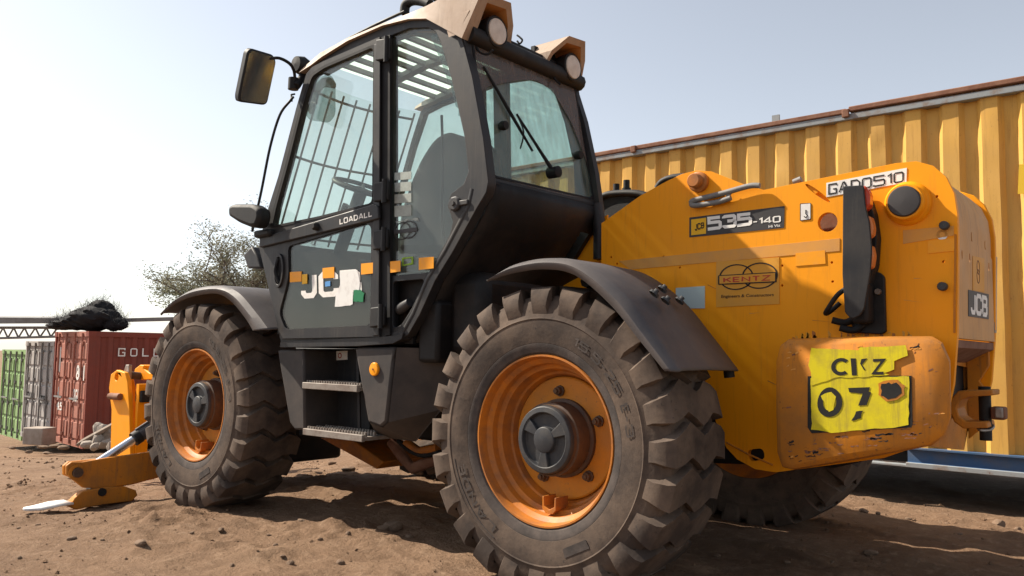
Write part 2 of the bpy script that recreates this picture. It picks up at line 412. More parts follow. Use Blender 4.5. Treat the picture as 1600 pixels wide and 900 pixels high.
# ------------------------------------------------------------------ ground
def fbm(x, y, scale, octaves=5, seed=0, gain=.5):
    tot = np.zeros_like(x); amp = 1.0; nrm = 0
    for o in range(octaves):
        rs = np.random.RandomState(seed + o); g = rs.rand(257, 257)
        u = x / scale * 2 ** o + 31.7 * o; v = y / scale * 2 ** o + 17.3 * o
        iu, iv = np.floor(u).astype(int), np.floor(v).astype(int); fu, fv = u - iu, v - iv
        fu = fu * fu * (3 - 2 * fu); fv = fv * fv * (3 - 2 * fv)
        a, b, c, d = g[iu % 256, iv % 256], g[(iu + 1) % 256, iv % 256], g[iu % 256, (iv + 1) % 256], g[(iu + 1) % 256, (iv + 1) % 256]
        tot += amp * ((a * (1 - fu) + b * fu) * (1 - fv) + (c * (1 - fu) + d * fu) * fv - .5); nrm += amp; amp *= gain
    return tot / nrm

def sstep(t):
    t = np.clip(t, 0, 1); return t * t * (3 - 2 * t)

RUTS = [((-2.580,-1.395), .42, .085), ((-3.276,-1.173), .30, .07), ((-1.993,-1.537), .45, .07), ((-2.191,-1.729), .35, .05), ((-1.351,-0.736), .24, .06), ((-1.495,-1.096), .30, .05), ((-1.204,-1.078), .35, .05), ((-1.509,-1.467), .5, .04), ((-0.946,-0.926), .3, .05), ((-5.893,-0.695), .8, .09), ((-3.174,0.156), .7, .05)]
def ground_z(x, y):
    x = np.asarray(x, float); y = np.asarray(y, float)
    t = -x - 2.4; sp = .35 * np.logaddexp(0, t / .35); sp = np.minimum(sp, 24 + 0 * sp)
    z = -.086 * np.minimum(sp, 21) - .17 * sstep((y - 1.4) / 1.5)
    near = np.exp(-(((x + 1) / 9) ** 2 + ((y + 0) / 8) ** 2))
    z = z + (.03 + .04 * (1 - near)) * fbm(x, y, 1.9, 4, 3) * 1.6
    z = z + .060 * near * np.maximum(0, fbm(x, y, .62, 5, 11, .6)) * 2
    z = z + .034 * near * fbm(x, y, .19, 4, 21, .6)
    slab_ = fbm(x * .8 + .3 * y, y * 1.5, .33, 3, 71, .5)                       # flaky crust: plates with broken edges
    z = z + .016 * near * sstep((slab_ - .06) / .03) * np.clip(fbm(x, y, 1.1, 2, 77) * 5 + .5, 0, 1)
    rid = 1 - np.abs(fbm(x * .55 + y * .5, y * 1.6, .42, 4, 40, .55)) * 5
    z = z + .020 * near * np.maximum(0, rid) ** 2 * np.clip(fbm(x, y, 1.3, 2, 50) * 4 + .4, 0, 1)
    for (cx, cy), r, h in RUTS:
        d = ((x - cx) / (r * 1.5)) ** 2 + ((y - cy) / (r * .6)) ** 2
        z = z + h * np.exp(-d) * (.10 + 1.9 * np.maximum(0, fbm(x, y, .26, 5, 60, .65)) + .5 * np.maximum(0, fbm(x, y, .09, 4, 66, .6)))
    return z - .012
def gz(x, y): return float(ground_z(np.array([x]), np.array([y]))[0])

def axis(lo, hi, d, far_lo, far_hi, g=1.13):
    mid = list(np.arange(lo, hi, d)); a = []; s = d; v = lo
    while v > far_lo: s *= g; v -= s; a.append(v)
    b = []; s = d; v = mid[-1]
    while v < far_hi: s *= g; v += s; b.append(v)
    return np.array(a[::-1] + mid + b)
gx = axis(-5.6, 2.6, .021, -420, 420); gy = axis(-2.7, 3.6, .021, -300, 600)
GX, GY = np.meshgrid(gx, gy, indexing='ij'); GZ = ground_z(GX, GY)
nx, ny = GX.shape
idx = np.arange(nx * ny).reshape(nx, ny)
F = np.stack([idx[:-1, :-1], idx[1:, :-1], idx[1:, 1:], idx[:-1, 1:]], -1).reshape(-1, 4)
me = bpy.data.meshes.new('ground')
me.vertices.add(nx * ny); me.vertices.foreach_set('co', np.stack([GX, GY, GZ], -1).astype(np.float32).ravel())
me.loops.add(F.size); me.loops.foreach_set('vertex_index', F.ravel().astype(np.int32))
me.polygons.add(len(F)); me.polygons.foreach_set('loop_start', np.arange(0, F.size, 4, dtype=np.int32))
me.polygons.foreach_set('use_smooth', np.ones(len(F), bool)); me.update(); me.validate()
def dirt():
    m, nt, p, out = new_mat('dry_brown_dirt')
    c = mixc(nt, ramp(nt, noise(nt, .5, 5), .35, .68), (.185, .112, .068), (.240, .155, .098))
    c = mixc(nt, ramp(nt, noise(nt, 2.6, 8, .7), .45, .75), c, (.135, .082, .050))
    c = mixc(nt, ramp(nt, noise(nt, 13, 8, .7), .52, .72), c, (.29, .195, .128))
    c = mixc(nt, ramp(nt, noise(nt, 60, 5, .75), .60, .74), c, (.10, .064, .042))
    nt.links.new(c, p.inputs['Base Color']); p.inputs['Roughness'].default_value = .95; p.inputs['Specular IOR Level'].default_value = .15
    b = nt.nodes.new('ShaderNodeBump'); b.inputs['Strength'].default_value = .9; b.inputs['Distance'].default_value = .03
    nt.links.new(noise(nt, 40, 8, .7), b.inputs['Height']); nt.links.new(b.outputs[0], p.inputs['Normal'])
    return m
M['dirt'] = dirt()
g = bpy.data.objects.new('ground', me); COL.objects.link(g); me.materials.append(M['dirt'])
tag(g, 'bare dry brown dirt of the yard', kind='structure')

# ------------------------------------------------------------------ loose stones
def rock_geo(r, seed, flat=.7):
    rnd = random.Random(seed); bm = bmesh.new(); bmesh.ops.create_icosphere(bm, subdivisions=2, radius=r)
    k = Vector((rnd.uniform(.75, 1.3), rnd.uniform(.75, 1.2), flat * rnd.uniform(.8, 1.1)))
    dirs = [(Vector((rnd.gauss(0, 1), rnd.gauss(0, 1), rnd.gauss(0, 1))).normalized(), rnd.uniform(.55, .9)) for _ in range(9)]
    for v in bm.verts:
        n = v.co.normalized()
        for d, c in dirs:
            e = n.dot(d)
            if v.co.dot(d) > c * r: v.co -= d * (v.co.dot(d) - c * r)
        v.co = Vector((v.co.x * k.x, v.co.y * k.y, v.co.z * k.z)) * rnd.uniform(.95, 1.05)
    vs_ = [tuple(v.co) for v in bm.verts]; fs = [tuple(x.index for x in q.verts) for q in bm.faces]; bm.free(); return vs_, fs
ROCKS = [mesh(*rock_geo(1, s)) for s in range(8)]
for r_ in ROCKS: r_.materials.append(M['stone'])
STONES = [((-2.308,-2.007), .022), ((-1.783,-1.910), .030), ((-1.724,-1.053), .020), ((-1.073,-1.573), .022), ((-1.210,-1.778), .014), ((-0.894,-1.433), .019),
          ((-1.633,-1.313), .012), ((-1.294,-1.067), .022), ((-1.322,-0.752), .055), ((-1.296,-0.838), .03), ((0.801,0.458), .030), ((1.108,1.888), .045), ((1.177,2.088), .03),
          ((-1.331,-1.477), .013), ((-1.163,-1.549), .012), ((-1.255,-1.404), .012), ((-2.144,-1.927), .010), ((-3.035,-1.998), .012), ((-3.076,-1.884), .014), ((-1.860,-1.450), .02),
          ((-2.888,-0.953), .02), ((-2.053,-2.334), .012), ((-1.857,-1.611), .013), ((-1.341,-1.211), .016), ((-1.051,-0.872), .02), ((0.683,1.604), .02), ((0.875,1.686), .015),
          ((0.451,1.512), .03), ((0.534,1.511), .02), ((1.026,1.281), .014), ((0.272,-0.116), .016), ((0.722,0.148), .012), ((0.590,-0.056), .015), ((-4.448,1.258), .04), ((-3.542,0.730), .05)]
for i, ((x, y), r) in enumerate(STONES):
    o = bpy.data.objects.new('stone', ROCKS[i % 8]); COL.objects.link(o)
    o.location = (x, y, gz(x, y) + r * .25); o.scale = (r, r, r); o.rotation_euler = (0, 0, i * 1.7)
    own = {8: 'largest flat pale stone on the dirt between the two near wheels', 9: 'lesser stone touching the flat pale stone between the near wheels',
           1: 'round dark stone in the lower left foreground', 10: 'lone stone in the machine shadow right of the near rear wheel',
           11: 'pale stone on the sunlit strip before the yellow container', 34: 'dark stone under the machine behind the steps'}.get(i)
    tag(o, own or 'small brown stone lying loose on the dirt ground', 'stone', 'loose stones scattered on the dirt')
rnd = random.Random(5); V, Fc = [], []
octf = [(0, 2, 4), (2, 1, 4), (1, 3, 4), (3, 0, 4), (2, 0, 5), (1, 2, 5), (3, 1, 5), (0, 3, 5)]
px_, py_ = [], []
for i in range(3000):
    x = rnd.uniform(-6.5, 2.4) if i % 5 else rnd.uniform(-16, -5); y = rnd.uniform(-2.6, 3.4) if i % 5 else rnd.uniform(-2.5, 6)
    px_.append(x); py_.append(y)
pz_ = ground_z(np.array(px_), np.array(py_))
for x, y, z in zip(px_, py_, pz_):
    r = .0035 + .010 * rnd.random() ** 3 + (.012 if x < -6 else 0); k = len(V)
    for dx, dy, dz in ((1, 0, 0), (-1, 0, 0), (0, 1, 0), (0, -1, 0), (0, 0, .8), (0, 0, -.8)):
        V.append((x + r * (dx + rnd.uniform(-.4, .4)), y + r * (dy + rnd.uniform(-.4, .4)), z + r * .3 + r * (dz + rnd.uniform(-.3, .3))))
    Fc += [tuple(k + j for j in q) for q in octf]
tag(obj('gravel', V, Fc, 'dirt', None, 0), 'loose grit and pebbles strewn over the dirt', kind='stuff')

# ------------------------------------------------------------------ yellow container behind
YC = 3.2; PITCH = .2688; X0 = .850; CX0, CX1 = -3.95, 2.11
cont = tag(empty('shipping_container', (CX0, YC, -.15)), 'long yellow corrugated container with rusty top edge behind the machine', 'container')
CP = Vector((CX0, YC, -.15))
def world_parent(o, root):
    o.parent = root; o.matrix_parent_inverse = Matrix.Translation(-Vector(root.location)); return o
def corrugated(x0, x1, z0, z1, y, depth, pitch, phase, seed, nz=26, dent=.006):
    rs = random.Random(seed); xs = []
    k = math.floor((x0 - phase) / pitch) - 1
    while phase + k * pitch < x1 + pitch:
        b = phase + k * pitch; xs += [(b, 0), (b + .112, 0), (b + .146, depth), (b + .232, depth)]; k += 1
    xs = [(x, d) for x, d in xs if x0 <= x <= x1]
    xs = [(x0, xs[0][1])] + xs + [(x1, xs[-1][1])]
    fine = []
    for (a, da), (b, db) in zip(xs[:-1], xs[1:]):
        n = 3 if abs(da - db) < 1e-6 and b - a > .04 else 1
        for j in range(n): fine.append((a + (b - a) * j / n, da + (db - da) * j / n))
    fine.append(xs[-1]); zs = np.linspace(z0, z1, nz)
    A = np.array([f[0] for f in fine]); D = np.array([f[1] for f in fine])
    AX, AZ = np.meshgrid(A, zs, indexing='ij')
    dd = D[:, None] + dent * 3.2 * fbm(AX, AZ, .55, 3, seed) + dent * 2.0 * np.maximum(0, fbm(AX, AZ, .16, 2, seed + 9) - .12) * 3
    ax = AX + dent * 1.6 * fbm(AX, AZ, .4, 2, seed + 5)
    V = [(float(ax[i, j]), float(y + dd[i, j]), float(AZ[i, j])) for i in range(len(A)) for j in range(nz)]
    Fq = [(i * nz + j, (i + 1) * nz + j, (i + 1) * nz + j + 1, i * nz + j + 1) for i in range(len(A) - 1) for j in range(nz - 1)]
    return V, Fq
ZB, ZT = .262, 2.952
v, f_ = corrugated(CX0 + .06, CX1 - .06, ZB, ZT, YC, .045, PITCH, X0, 4, 34, .0075)
world_parent(obj('side_panel', v, f_, 'cont_yellow', None, 18, fix=False), cont)
world_parent(box('back_panel', (CX0 + .06, YC + 2.38, ZB), (CX1 - .06, YC + 2.42, ZT), 'cont_yellow', None, 0), cont)
world_parent(box('end_panel', (CX0, YC + .02, ZB - .1), (CX0 + .05, YC + 2.42, ZT), 'cont_yellow', None, 0), cont)
world_parent(box('end_panel', (CX1 - .05, YC + .02, ZB - .1), (CX1, YC + 2.42, ZT), 'cont_yellow', None, 0), cont)
world_parent(box('roof_panel', (CX0 + .05, YC + .06, ZT + .01), (CX1 - .05, YC + 2.40, ZT + .04), 'cont_yellow', None, 0), cont)
world_parent(box('floor_frame', (CX0 + .05, YC + .12, .13), (CX1 - .05, YC + 2.36, .25), 'black', None, 0), cont)
world_parent(box('top_rail', (CX0, YC - .035, ZT), (CX1, YC + .045, ZT + .052), 'rail_grey', None, .006), cont)
for a, b, dz in ((CX0, (-0.140,3.048)[0], 0), ((-0.120,3.034)[0], CX1, .012)):
    world_parent(box('roof_beam', (a, YC - .045, ZT + .054 + dz), (b, YC + .05, ZT + .098 + dz), 'rust', None, .008), cont)
for px in ((-2.215,3.019), (-0.136,3.011)):
    world_parent(box('lashing_lug', (px[0] - .035, YC - .06, px[1] - .04), (px[0] + .025, YC - .036, px[1] + .03), 'rust', None, .008), cont)
world_parent(box('roof_bracket', ((-0.789,3.106)[0] - .02, YC + .02, ZT + .098), ((-0.742,3.097)[0], YC + .04, ZT + .17), 'rail_grey', None, 0), cont)
xb = (0.276,0.207)[0]
world_parent(plate_x('bottom_rail', [(YC - .05, .262), (YC - .05, .250), (YC - .012, .245), (YC - .012, .150), (YC - .055, .140), (YC - .055, .116), (YC + .06, .116), (YC + .06, .262)], xb, CX1, 'rail_blue', None), cont)
world_parent(box('rail_flange', (xb, YC - .075, .112), (CX1, YC - .056, .150), 'rail_grey', None, .004), cont)
world_parent(box('bottom_rail', (CX0, YC + .02, .12), (xb - .5, YC + .06, .262), 'rail_blue', None, .004), cont)
world_parent(box('forklift_pocket', (xb - .5, YC - .04, .108), (xb, YC + .05, .126), 'rail_grey', None, .004), cont)
world_parent(plate_y('yellow_patch', [(1.091,2.406), (1.512,2.380), (1.504,2.150), (1.076,2.186)], YC - .006, YC - .002, 'cont_yellow2', None), cont)
for x in (CX0 + .1, CX1 - .2):
    for y in (YC + .15, YC + 2.2): world_parent(box('support_block', (x, y, -.30), (x + .25, y + .2, .13), 'wood', None, .01), cont)

# ------------------------------------------------------------------ containers far left
def box_container(loc, rz, H, mat, door_mat, label, L=6.06, W=2.44, marks=None):
    root = tag(empty('shipping_container', loc), label, 'container', 'containers at the end of the yard')
    root.rotation_euler = (0, 0, rz)
    # local: x from 0 (right front corner) to -W, y from 0 (doors) to L
    def sub(name, bs, m):
        v, f = boxes_mesh(bs); return obj(name, v, f, m, root, 35, 0)
    for xx in (0, -W):
        sub('corner_post', [((xx - (.07 if xx == 0 else 0), 0, .12), (xx + (0 if xx == 0 else .07), .16, H - .12))], mat)
        for zz in (0, H - .12): sub('corner_casting', [((xx - (.17 if xx == 0 else .01), -.012, zz), (xx + (.01 if xx == 0 else .17), .17, zz + .12))], mat)
        V = []; n = 0; xsn = 0 if xx == 0 else 1; pts = []; y = .16
        while y < L - .02:
            pts += [(y, 0), (y + .09, 0), (y + .13, .04), (y + .23, .04)]; y += .27
        s = -1 if xx == 0 else 1; Fq = []
        for (yy, d) in pts: V += [(xx + s * (.012 + d), yy, .14), (xx + s * (.012 + d), yy, H - .12)]
        Fq = [(2 * i, 2 * i + 2, 2 * i + 3, 2 * i + 1) for i in range(len(pts) - 1)]
        obj('side_panel', V, Fq, mat, root, 0, fix=False)
        sub('top_rail', [((xx - (.06 if xx == 0 else 0), .16, H - .12), (xx + (0 if xx == 0 else .06), L, H))], mat)
        sub('bottom_rail', [((xx - (.06 if xx == 0 else 0), .16, .02), (xx + (0 if xx == 0 else .06), L, .14))], mat)
    sub('roof_panel', [((-W + .06, .02, H - .04), (-.06, L, H - .01))], mat)
    sub('end_panel', [((-W, L - .05, 0), (0, L, H - .13))], mat)
    sub('door_header', [((-W + .17, .0, H - .12), (-.17, .12, H - .002))], door_mat); sub('door_sill', [((-W + .17, 0, .0), (-.17, .12, .13))], door_mat)
    dw = (W - .16) / 2
    for k in range(2):
        x1 = -.08 - k * dw; x0 = x1 - dw + .012
        d = sub('door', [((x0, .035, .135), (x1, .07, H - .125))], door_mat)
        nb = 5; hh = (H - .36) / nb
        for q in range(nb):
            z0 = .18 + q * hh
            p = plate_y('panel', [(x0 + .06, z0), (x1 - .06, z0), (x1 - .06, z0 + hh * .8), (x0 + .06, z0 + hh * .8)], .012, .036, door_mat, None, (), .01)
            p.parent = d
        for fx in (.26, .74):
            xr = x0 + (x1 - x0) * fx
            vv, ff = tube_geo([(xr, -.018, .04), (xr, -.018, H - .04)], .022, 8)
            b1, b2 = boxes_mesh([((xr - .05, -.03, zz), (xr + .05, .02, zz + .07)) for zz in (.2, .9, 1.5, H - .3)])
            o = obj('lock_rod', vv + b1, ff + [tuple(i + len(vv) for i in q) for q in b2], 'grey_metal' if mat != 'cont_red' else door_mat, None, 40); o.parent = d
        vv, ff = boxes_mesh([((x0 + .2, -.045, 1.05), (x0 + .75, -.025, 1.09))])
        o = obj('door_handle', vv, ff, 'grey_metal', None, 0); o.parent = d
    for (x0, x1, z0, z1, m, s) in marks or ():
        if s: text_quad('marking', s, (x0, -.004 + .008, z0), (x1, .004, z0), (x1, .004, z1), (x0, .004, z1), m, root, .02)
        else: plate_y('label_plate', [(x0, z0), (x1, z0), (x1, z1), (x0, z1)], .004, .010, m, root)
    return root
red = box_container((-17.05, 4.15, -1.33), math.radians(-5), 2.62, 'cont_red', 'cont_red_door', 'brick red container showing its doors and a long side with white letters',
    marks=[(-2.2, -1.95, 1.65, 2.25, 'white', None), (-.75, -.2, 1.5, 1.85, 'white', '801'), (-2.15, -1.95, 1.0, 1.3, 'white', 'H'), (-.95, -.55, 1.0, 1.3, 'white', '22G1'), (-2.1, -1.6, .75, .95, 'white', '45')])
for ch, (a, b) in zip('GOLD', ((.64, .80), (.91, 1.07), (1.18, 1.33), (1.44, 1.60))):
    block_quad('marking', ch, (.002, a, 2.06), (.002, b, 2.06), (.002, b, 2.25), (.002, a, 2.25), 'white', red, .17)
box_container((-19.66, 4.42, -1.46), math.radians(-5), 2.52, 'cont_grey', 'cont_grey', 'faded grey white container with closed doors beside the red one',
    marks=[(-2.1, -1.5, 1.0, 1.2, 'ink', 'CAXU'), (-.9, -.4, .95, 1.15, 'ink', 'TTN')])
box_container((-22.22, 4.70, -1.60), math.radians(-5), 2.42, 'cont_green', 'cont_green', 'light green container at the left edge of the picture')

# steel on the container roofs
beam_z = 1.40
bm_root = tag(empty('roof_truss', (-21.028,4.229,1.271)), 'pale steel lattice truss and sheet lying above the left containers', 'truss')
def W(o, root): return world_parent(o, root)
a0, a1 = Vector((-22.860,3.326,1.387)), Vector((-19.859,4.545,1.403)); b0, b1 = Vector((-22.872,3.347,1.085)), Vector((-19.892,4.540,1.179))
W(tube('chord', [a0, a1], .035, 'grey_metal', None, 8), bm_root); W(tube('chord', [b0, b1], .03, 'grey_metal', None, 8), bm_root)
for k in range(9):
    t = k / 9; u_ = (k + .5) / 9
    W(tube('brace', [a0.lerp(a1, t), b0.lerp(b1, u_)], .022, 'grey_metal', None, 6), bm_root); W(tube('brace', [b0.lerp(b1, u_), a0.lerp(a1, (k + 1) / 9)], .022, 'grey_metal', None, 6), bm_root)
s0, s1 = Vector((-22.635,3.112,1.494)), Vector((-19.412,4.516,1.525))
W(obj('roof_sheet', [s0 + Vector(d) for d in ((0, 0, -.02), (0, 0, .16), (0, .8, .22))] + [s1 + Vector(d) for d in ((0, 0, -.02), (0, 0, .11), (0, .8, .18))],
      [(0, 1, 4, 3), (1, 2, 5, 4), (0, 3, 5, 2), (0, 2, 1), (3, 4, 5)], 'grey_metal', None, 0), bm_root)
pl = tag(box('steel_bar', (0, 0, 0), (2.2, .12, .09), 'grey_metal', None, .01), 'grey steel bar sticking out of the black net pile', 'bar')
pl.location = (-18.083,4.720,1.517); pl.rotation_euler = (0, math.radians(-2), math.radians(35))
# black net pile
def net():
    rnd = random.Random(3); V, Fq = [], []
    for c_, rx, rz in (((-18.206,4.737,1.611), .60, .28), ((-18.492,4.506,1.514), .50, .17), ((-17.621,4.982,1.476), .26, .15), ((-18.198,4.860,1.755), .34, .30), ((-18.776,4.275,1.432), .35, .10)):
        cx, cy, cz = c_
        bm = bmesh.new(); bmesh.ops.create_icosphere(bm, subdivisions=4, radius=1)
        k = len(V)
        P = np.array([tuple(v.co) for v in bm.verts]); n = 1 + .55 * fbm(P[:, 0] * 2 + P[:, 2] + cx, P[:, 1] * 2 + P[:, 2] * 1.7, .5, 4, 8)
        for p, m_ in zip(P, n): V.append((cx + p[0] * rx * m_, cy + p[1] * rx * m_, cz + p[2] * rz * m_))
        Fq += [tuple(k + x.index for x in q.verts) for q in bm.faces]; bm.free()
    for i in range(5000):       # loose strands
        b = V[rnd.randrange(len(V))]; d = Vector((rnd.gauss(0, .5), rnd.gauss(0, .5), abs(rnd.gauss(.2, .6)))) * .13
        k = len(V); p = Vector(b); w = .004
        V += [tuple(p), tuple(p + Vector((w, w, 0))), tuple(p + d + Vector((w, 0, 0))), tuple(p + d)]; Fq.append((k, k + 1, k + 2, k + 3))
    return V, Fq
v, f_ = net(); tag(obj('net_pile', v, f_, 'netting', None, 60, fix=False), 'heap of black shade netting on the red container roof', 'netting')

# rubble at the foot of the red container
blk = tag(box('concrete_block', (-.28, -.2, 0), (.28, .2, .38), 'concrete', None, .02), 'pale concrete block in front of the grey container', 'block')
blk.location = (-18.252,3.685,-1.287); blk.rotation_euler = (0, 0, .4)
pk = tag(box('plank', (0, 0, 0), (1.5, .22, .06), 'wood', None, .01), 'grey plank leaning among the rubble beside the red container', 'plank')
pk.location = (-15.471,3.386,-1.086); pk.rotation_euler = (.4, math.radians(-28), math.radians(30))
for i, (p, r) in enumerate([((-15.280,3.541,-1.030), .16), ((-15.159,3.638,-0.976), .22), ((-15.281,3.786,-0.867), .20), ((-14.899,3.730,-1.013), .18), ((-14.786,3.433,-1.031), .12), ((-14.516,3.664,-1.051), .15), ((-15.401,3.807,-0.772), .16), ((-14.427,3.734,-0.999), .2)]):
    o = bpy.data.objects.new('rubble', ROCKS[(i * 3) % 8].copy()); COL.objects.link(o); o.data.materials.clear(); o.data.materials.append(M['concrete'])
    o.location = p; o.scale = (r, r, r); o.rotation_euler = (i, i * .7, i * 2.1)
    tag(o, 'lump of broken concrete heaped at the foot of the red container', 'rubble', 'rubble beside the red container')
for i, (p, r) in enumerate([((-16.692,3.415,-1.178), .10), ((-16.323,3.465,-1.177), .12), ((-17.087,3.348,-1.220), .12), ((-18.042,3.077,-1.308), .1), ((-16.672,2.915,-1.256), .1), ((-15.311,2.740,-1.146), .09)]):
    o = bpy.data.objects.new('stone', ROCKS[(i * 5) % 8]); COL.objects.link(o)
    o.location = p; o.scale = (r, r, r * .6); o.rotation_euler = (0, 0, i * 2.1)
    tag(o, 'brown stone in the row before the container doors', 'stone', 'stones before the container doors')

# ------------------------------------------------------------------ tree
def leaf_mat():
    m, nt, p, out = new_mat('hazed_olive_leaves')
    c = mixc(nt, ramp(nt, noise(nt, 1.2, 5), .35, .65), (.15, .155, .105), (.25, .235, .165))  # distance haze mixed into the leaf colour, paler and greyer
    nt.links.new(c, p.inputs['Base Color']); p.inputs['Roughness'].default_value = .8
    tl = nt.nodes.new('ShaderNodeBsdfTranslucent'); nt.links.new(c, tl.inputs[0])
    mx = nt.nodes.new('ShaderNodeMixShader'); mx.inputs[0].default_value = .3
    nt.links.new(p.outputs[0], mx.inputs[1]); nt.links.new(tl.outputs[0], mx.inputs[2]); nt.links.new(mx.outputs[0], out.inputs[0])
    return m
M['leaf'] = leaf_mat()
def tree(base, top_z, R, seed, label):
    rnd = random.Random(seed); root = tag(empty('tree', base), label, 'tree')
    B = Vector((0, 0, 0)); V, Fq = [], []; tips = []
    def limb(p, d, ln, r, depth):
        pts = [p]; q = p.copy()
        for k in range(4):
            d = (d + Vector((rnd.gauss(0, .14), rnd.gauss(0, .14), rnd.gauss(.03, .10)))).normalized(); q = q + d * ln / 4; pts.append(q.copy())
        v, f = tube_geo(pts, [r * (1 - .12 * k) for k in range(5)], 6); k0 = len(V); V.extend(v); Fq.extend([tuple(i + k0 for i in x) for x in f])
        if depth >= 2: tips.extend([(pts[2].copy(), depth), (pts[3].copy(), depth), (pts[4].copy(), depth)])
        if depth < 4:
            for j in range(4 if depth else 7):
                a = rnd.uniform(0, 6.28); s = rnd.uniform(.5, 1.0)
                nd = (d * .55 + Vector((math.cos(a) * s, math.sin(a) * s, rnd.uniform(-.12, .42)))).normalized()
                limb(pts[rnd.choice((2, 3, 4)) if depth else rnd.choice((3, 4))], nd, ln * rnd.uniform(.58, .78), r * .5, depth + 1)
    H = top_z - base[2]
    limb(B, Vector((0, 0, 1)), H * .45, .15, 0)
    obj('trunk', V, Fq, 'bark', root, 60, fix=False)
    LV, LF = [], []
    for p, dp in tips:
        if rnd.random() < .12: continue
        for k in range(rnd.choice((9, 15, 22))):
            c = p + Vector((rnd.gauss(0, .15), rnd.gauss(0, .15), rnd.gauss(0, .10)))
            a = Vector((rnd.gauss(0, 1), rnd.gauss(0, 1), rnd.gauss(0, .5))).normalized(); b = a.cross(Vector((rnd.gauss(0, 1), rnd.gauss(0, 1), rnd.gauss(0, 1)))).normalized()
            s = rnd.uniform(.020, .040); k0 = len(LV)
            LV += [c - a * s * 1.4, c + b * s * .6, c + a * s * 1.4, c - b * s * .6]; LF.append((k0, k0 + 1, k0 + 2, k0 + 3))
    o = obj('crown', LV, LF, 'leaf', root, 0, fix=False); o['kind'] = 'stuff'
    return root
T1 = Vector((-20.399,10.074,0.650)); tree((T1.x, T1.y, -1.3), (-20.246,9.801,4.553)[2], 3, 21, 'sparse olive leafed tree rising behind the red container')

# ------------------------------------------------------------------ the telehandler
TH = tag(empty('telehandler', (0, 0, 0)), 'yellow and black telehandler with a black cab and four big muddy tyres', 'telehandler')

# ---- wheels (local: axis along y, outer side at -y)
def tyre_mesh():
    prof = [(.340, -.150), (.352, -.178), (.372, -.190), (.395, -.196), (.398, -.199), (.43, -.204), (.47, -.207), (.492, -.206), (.497, -.209), (.503, -.205),
            (.535, -.201), (.566, -.192), (.592, -.168), (.605, -.10), (.609, 0)]
    prof = prof + [(r, -y) for r, y in prof[-2::-1]]
    v, f = lathe_geo(prof, 96)
    N = 24; pit = 2 * math.pi / N
    st = [(-1.0, .548, .213, .25), (-.98, .578, .212, .275), (-.955, .608, .206, .295), (-.90, .628, .192, .32), (-.72, .634, .150, .36), (-.45, .6365, .095, .385), (-.2, .6375, .04, .39), (0, .638, 0, .39)]
    st = [(s, r, -y, w) for s, r, y, w in st] + [(-s, r, y, w) for s, r, y, w in st[-2::-1]]
    zx = [-1, -.92, -.42, .06, .52, .92, 1]; zy = [0, .0, .30, -.10, .28, .0, 0]
    rnd = random.Random(9)
    for q in range(N):
        base = len(v); th0 = q * pit; j1 = rnd.uniform(-.012, .012)
        for s, r, y, w in st:
            z = float(np.interp(s, zx, zy)) + j1
            rr = r + rnd.uniform(-.0022, .0022)
            sh = abs(s) > .93
            for side, rad, ww in ((-1, rr - (.055 if not sh else .05), w + .045), (-1, rr, w), (1, rr, w), (1, rr - (.05 if not sh else .045), w + .045)):
                a = th0 + pit * (z + side * ww + rnd.uniform(-.006, .006))
                yy = y if not (sh and rad < rr) else y * .93
                v.append((rad * math.cos(a), yy, rad * math.sin(a)))
        n = len(st)
        for i in range(n - 1):
            for k in range(3):
                a = base + i * 4 + k; f.append((a, a + 1, a + 5, a + 4))
        f.append((base, base + 1, base + 2, base + 3)); e = base + (n - 1) * 4; f.append((e + 3, e + 2, e + 1, e))
    me = mesh(v, f); me.materials.append(M['rubber']); return me

def arc_text(s, a0, a1, r0, r1, y):
    """raised lettering round the side wall, read clockwise, tops outward; angles in degrees"""
    v, f = stroke_geo(s, .20, .22); V = []
    for a, b in v:
        t = math.radians(a0 + (a1 - a0) * a); r = r0 + (r1 - r0) * b
        V.append((r * math.cos(t), y, r * math.sin(t)))
    return V, f

def hub_mesh():
    v, f = lathe_geo([(.150, -.02), (.150, -.05), (.143, -.055), (.141, -.150), (.136, -.166), (.112, -.170), (.106, -.150), (.056, -.150), (.052, -.168), (.030, -.173), (.0005, -.174)], 40)
    for k in range(3):                                   # raised ribs between the three pockets
        a = math.radians(28 + 120 * k); c, s = math.cos(a), math.sin(a); p = Vector((-s, 0, c)); d = Vector((c, 0, s)); b = len(v)
        for rr, w in ((.045, .012), (.118, .030)):
            for yy, e in ((-.145, .004), (-.167, 0)):
                for sg in (-1, 1): v.append(tuple(d * rr + p * sg * (w + e) + Vector((0, yy, 0))))
        f += [(b, b + 1, b + 5, b + 4), (b + 2, b + 6, b + 7, b + 3), (b, b + 4, b + 6, b + 2), (b + 1, b + 3, b + 7, b + 5), (b, b + 2, b + 3, b + 1), (b + 4, b + 5, b + 7, b + 6)]
    return mesh(v, f)
TYRE = tyre_mesh()
RIM = mesh(*lathe_geo([(.338, -.150), (.350, -.160), (.3525, -.178), (.349, -.186), (.342, -.186), (.3375, -.172), (.333, -.145), (.322, -.136), (.314, -.128), (.310, -.100), (.303, -.092), (.292, -.088),
                       (.286, -.060), (.279, -.045), (.270, -.040), (.262, -.018), (.258, -.008), (.255, .06), (.30, .10), (.335, .15), (.35, .18)], 72))
DISC = mesh(*lathe_geo([(.262, .004), (.256, -.022), (.250, -.026), (.16, -.028), (.0005, -.028)], 64))
HUB = hub_mesh(); HUBS = mesh(*lathe_geo([(.165, -.026), (.165, -.045), (.1515, -.050), (.1515, -.128), (.144, -.132), (.1425, -.150)], 40))
NUT = mesh(*lathe_geo([(.024, 0), (.024, -.008), (.017, -.010), (.017, -.028), (.010, -.030), (.010, -.040), (.0005, -.041)], 8))
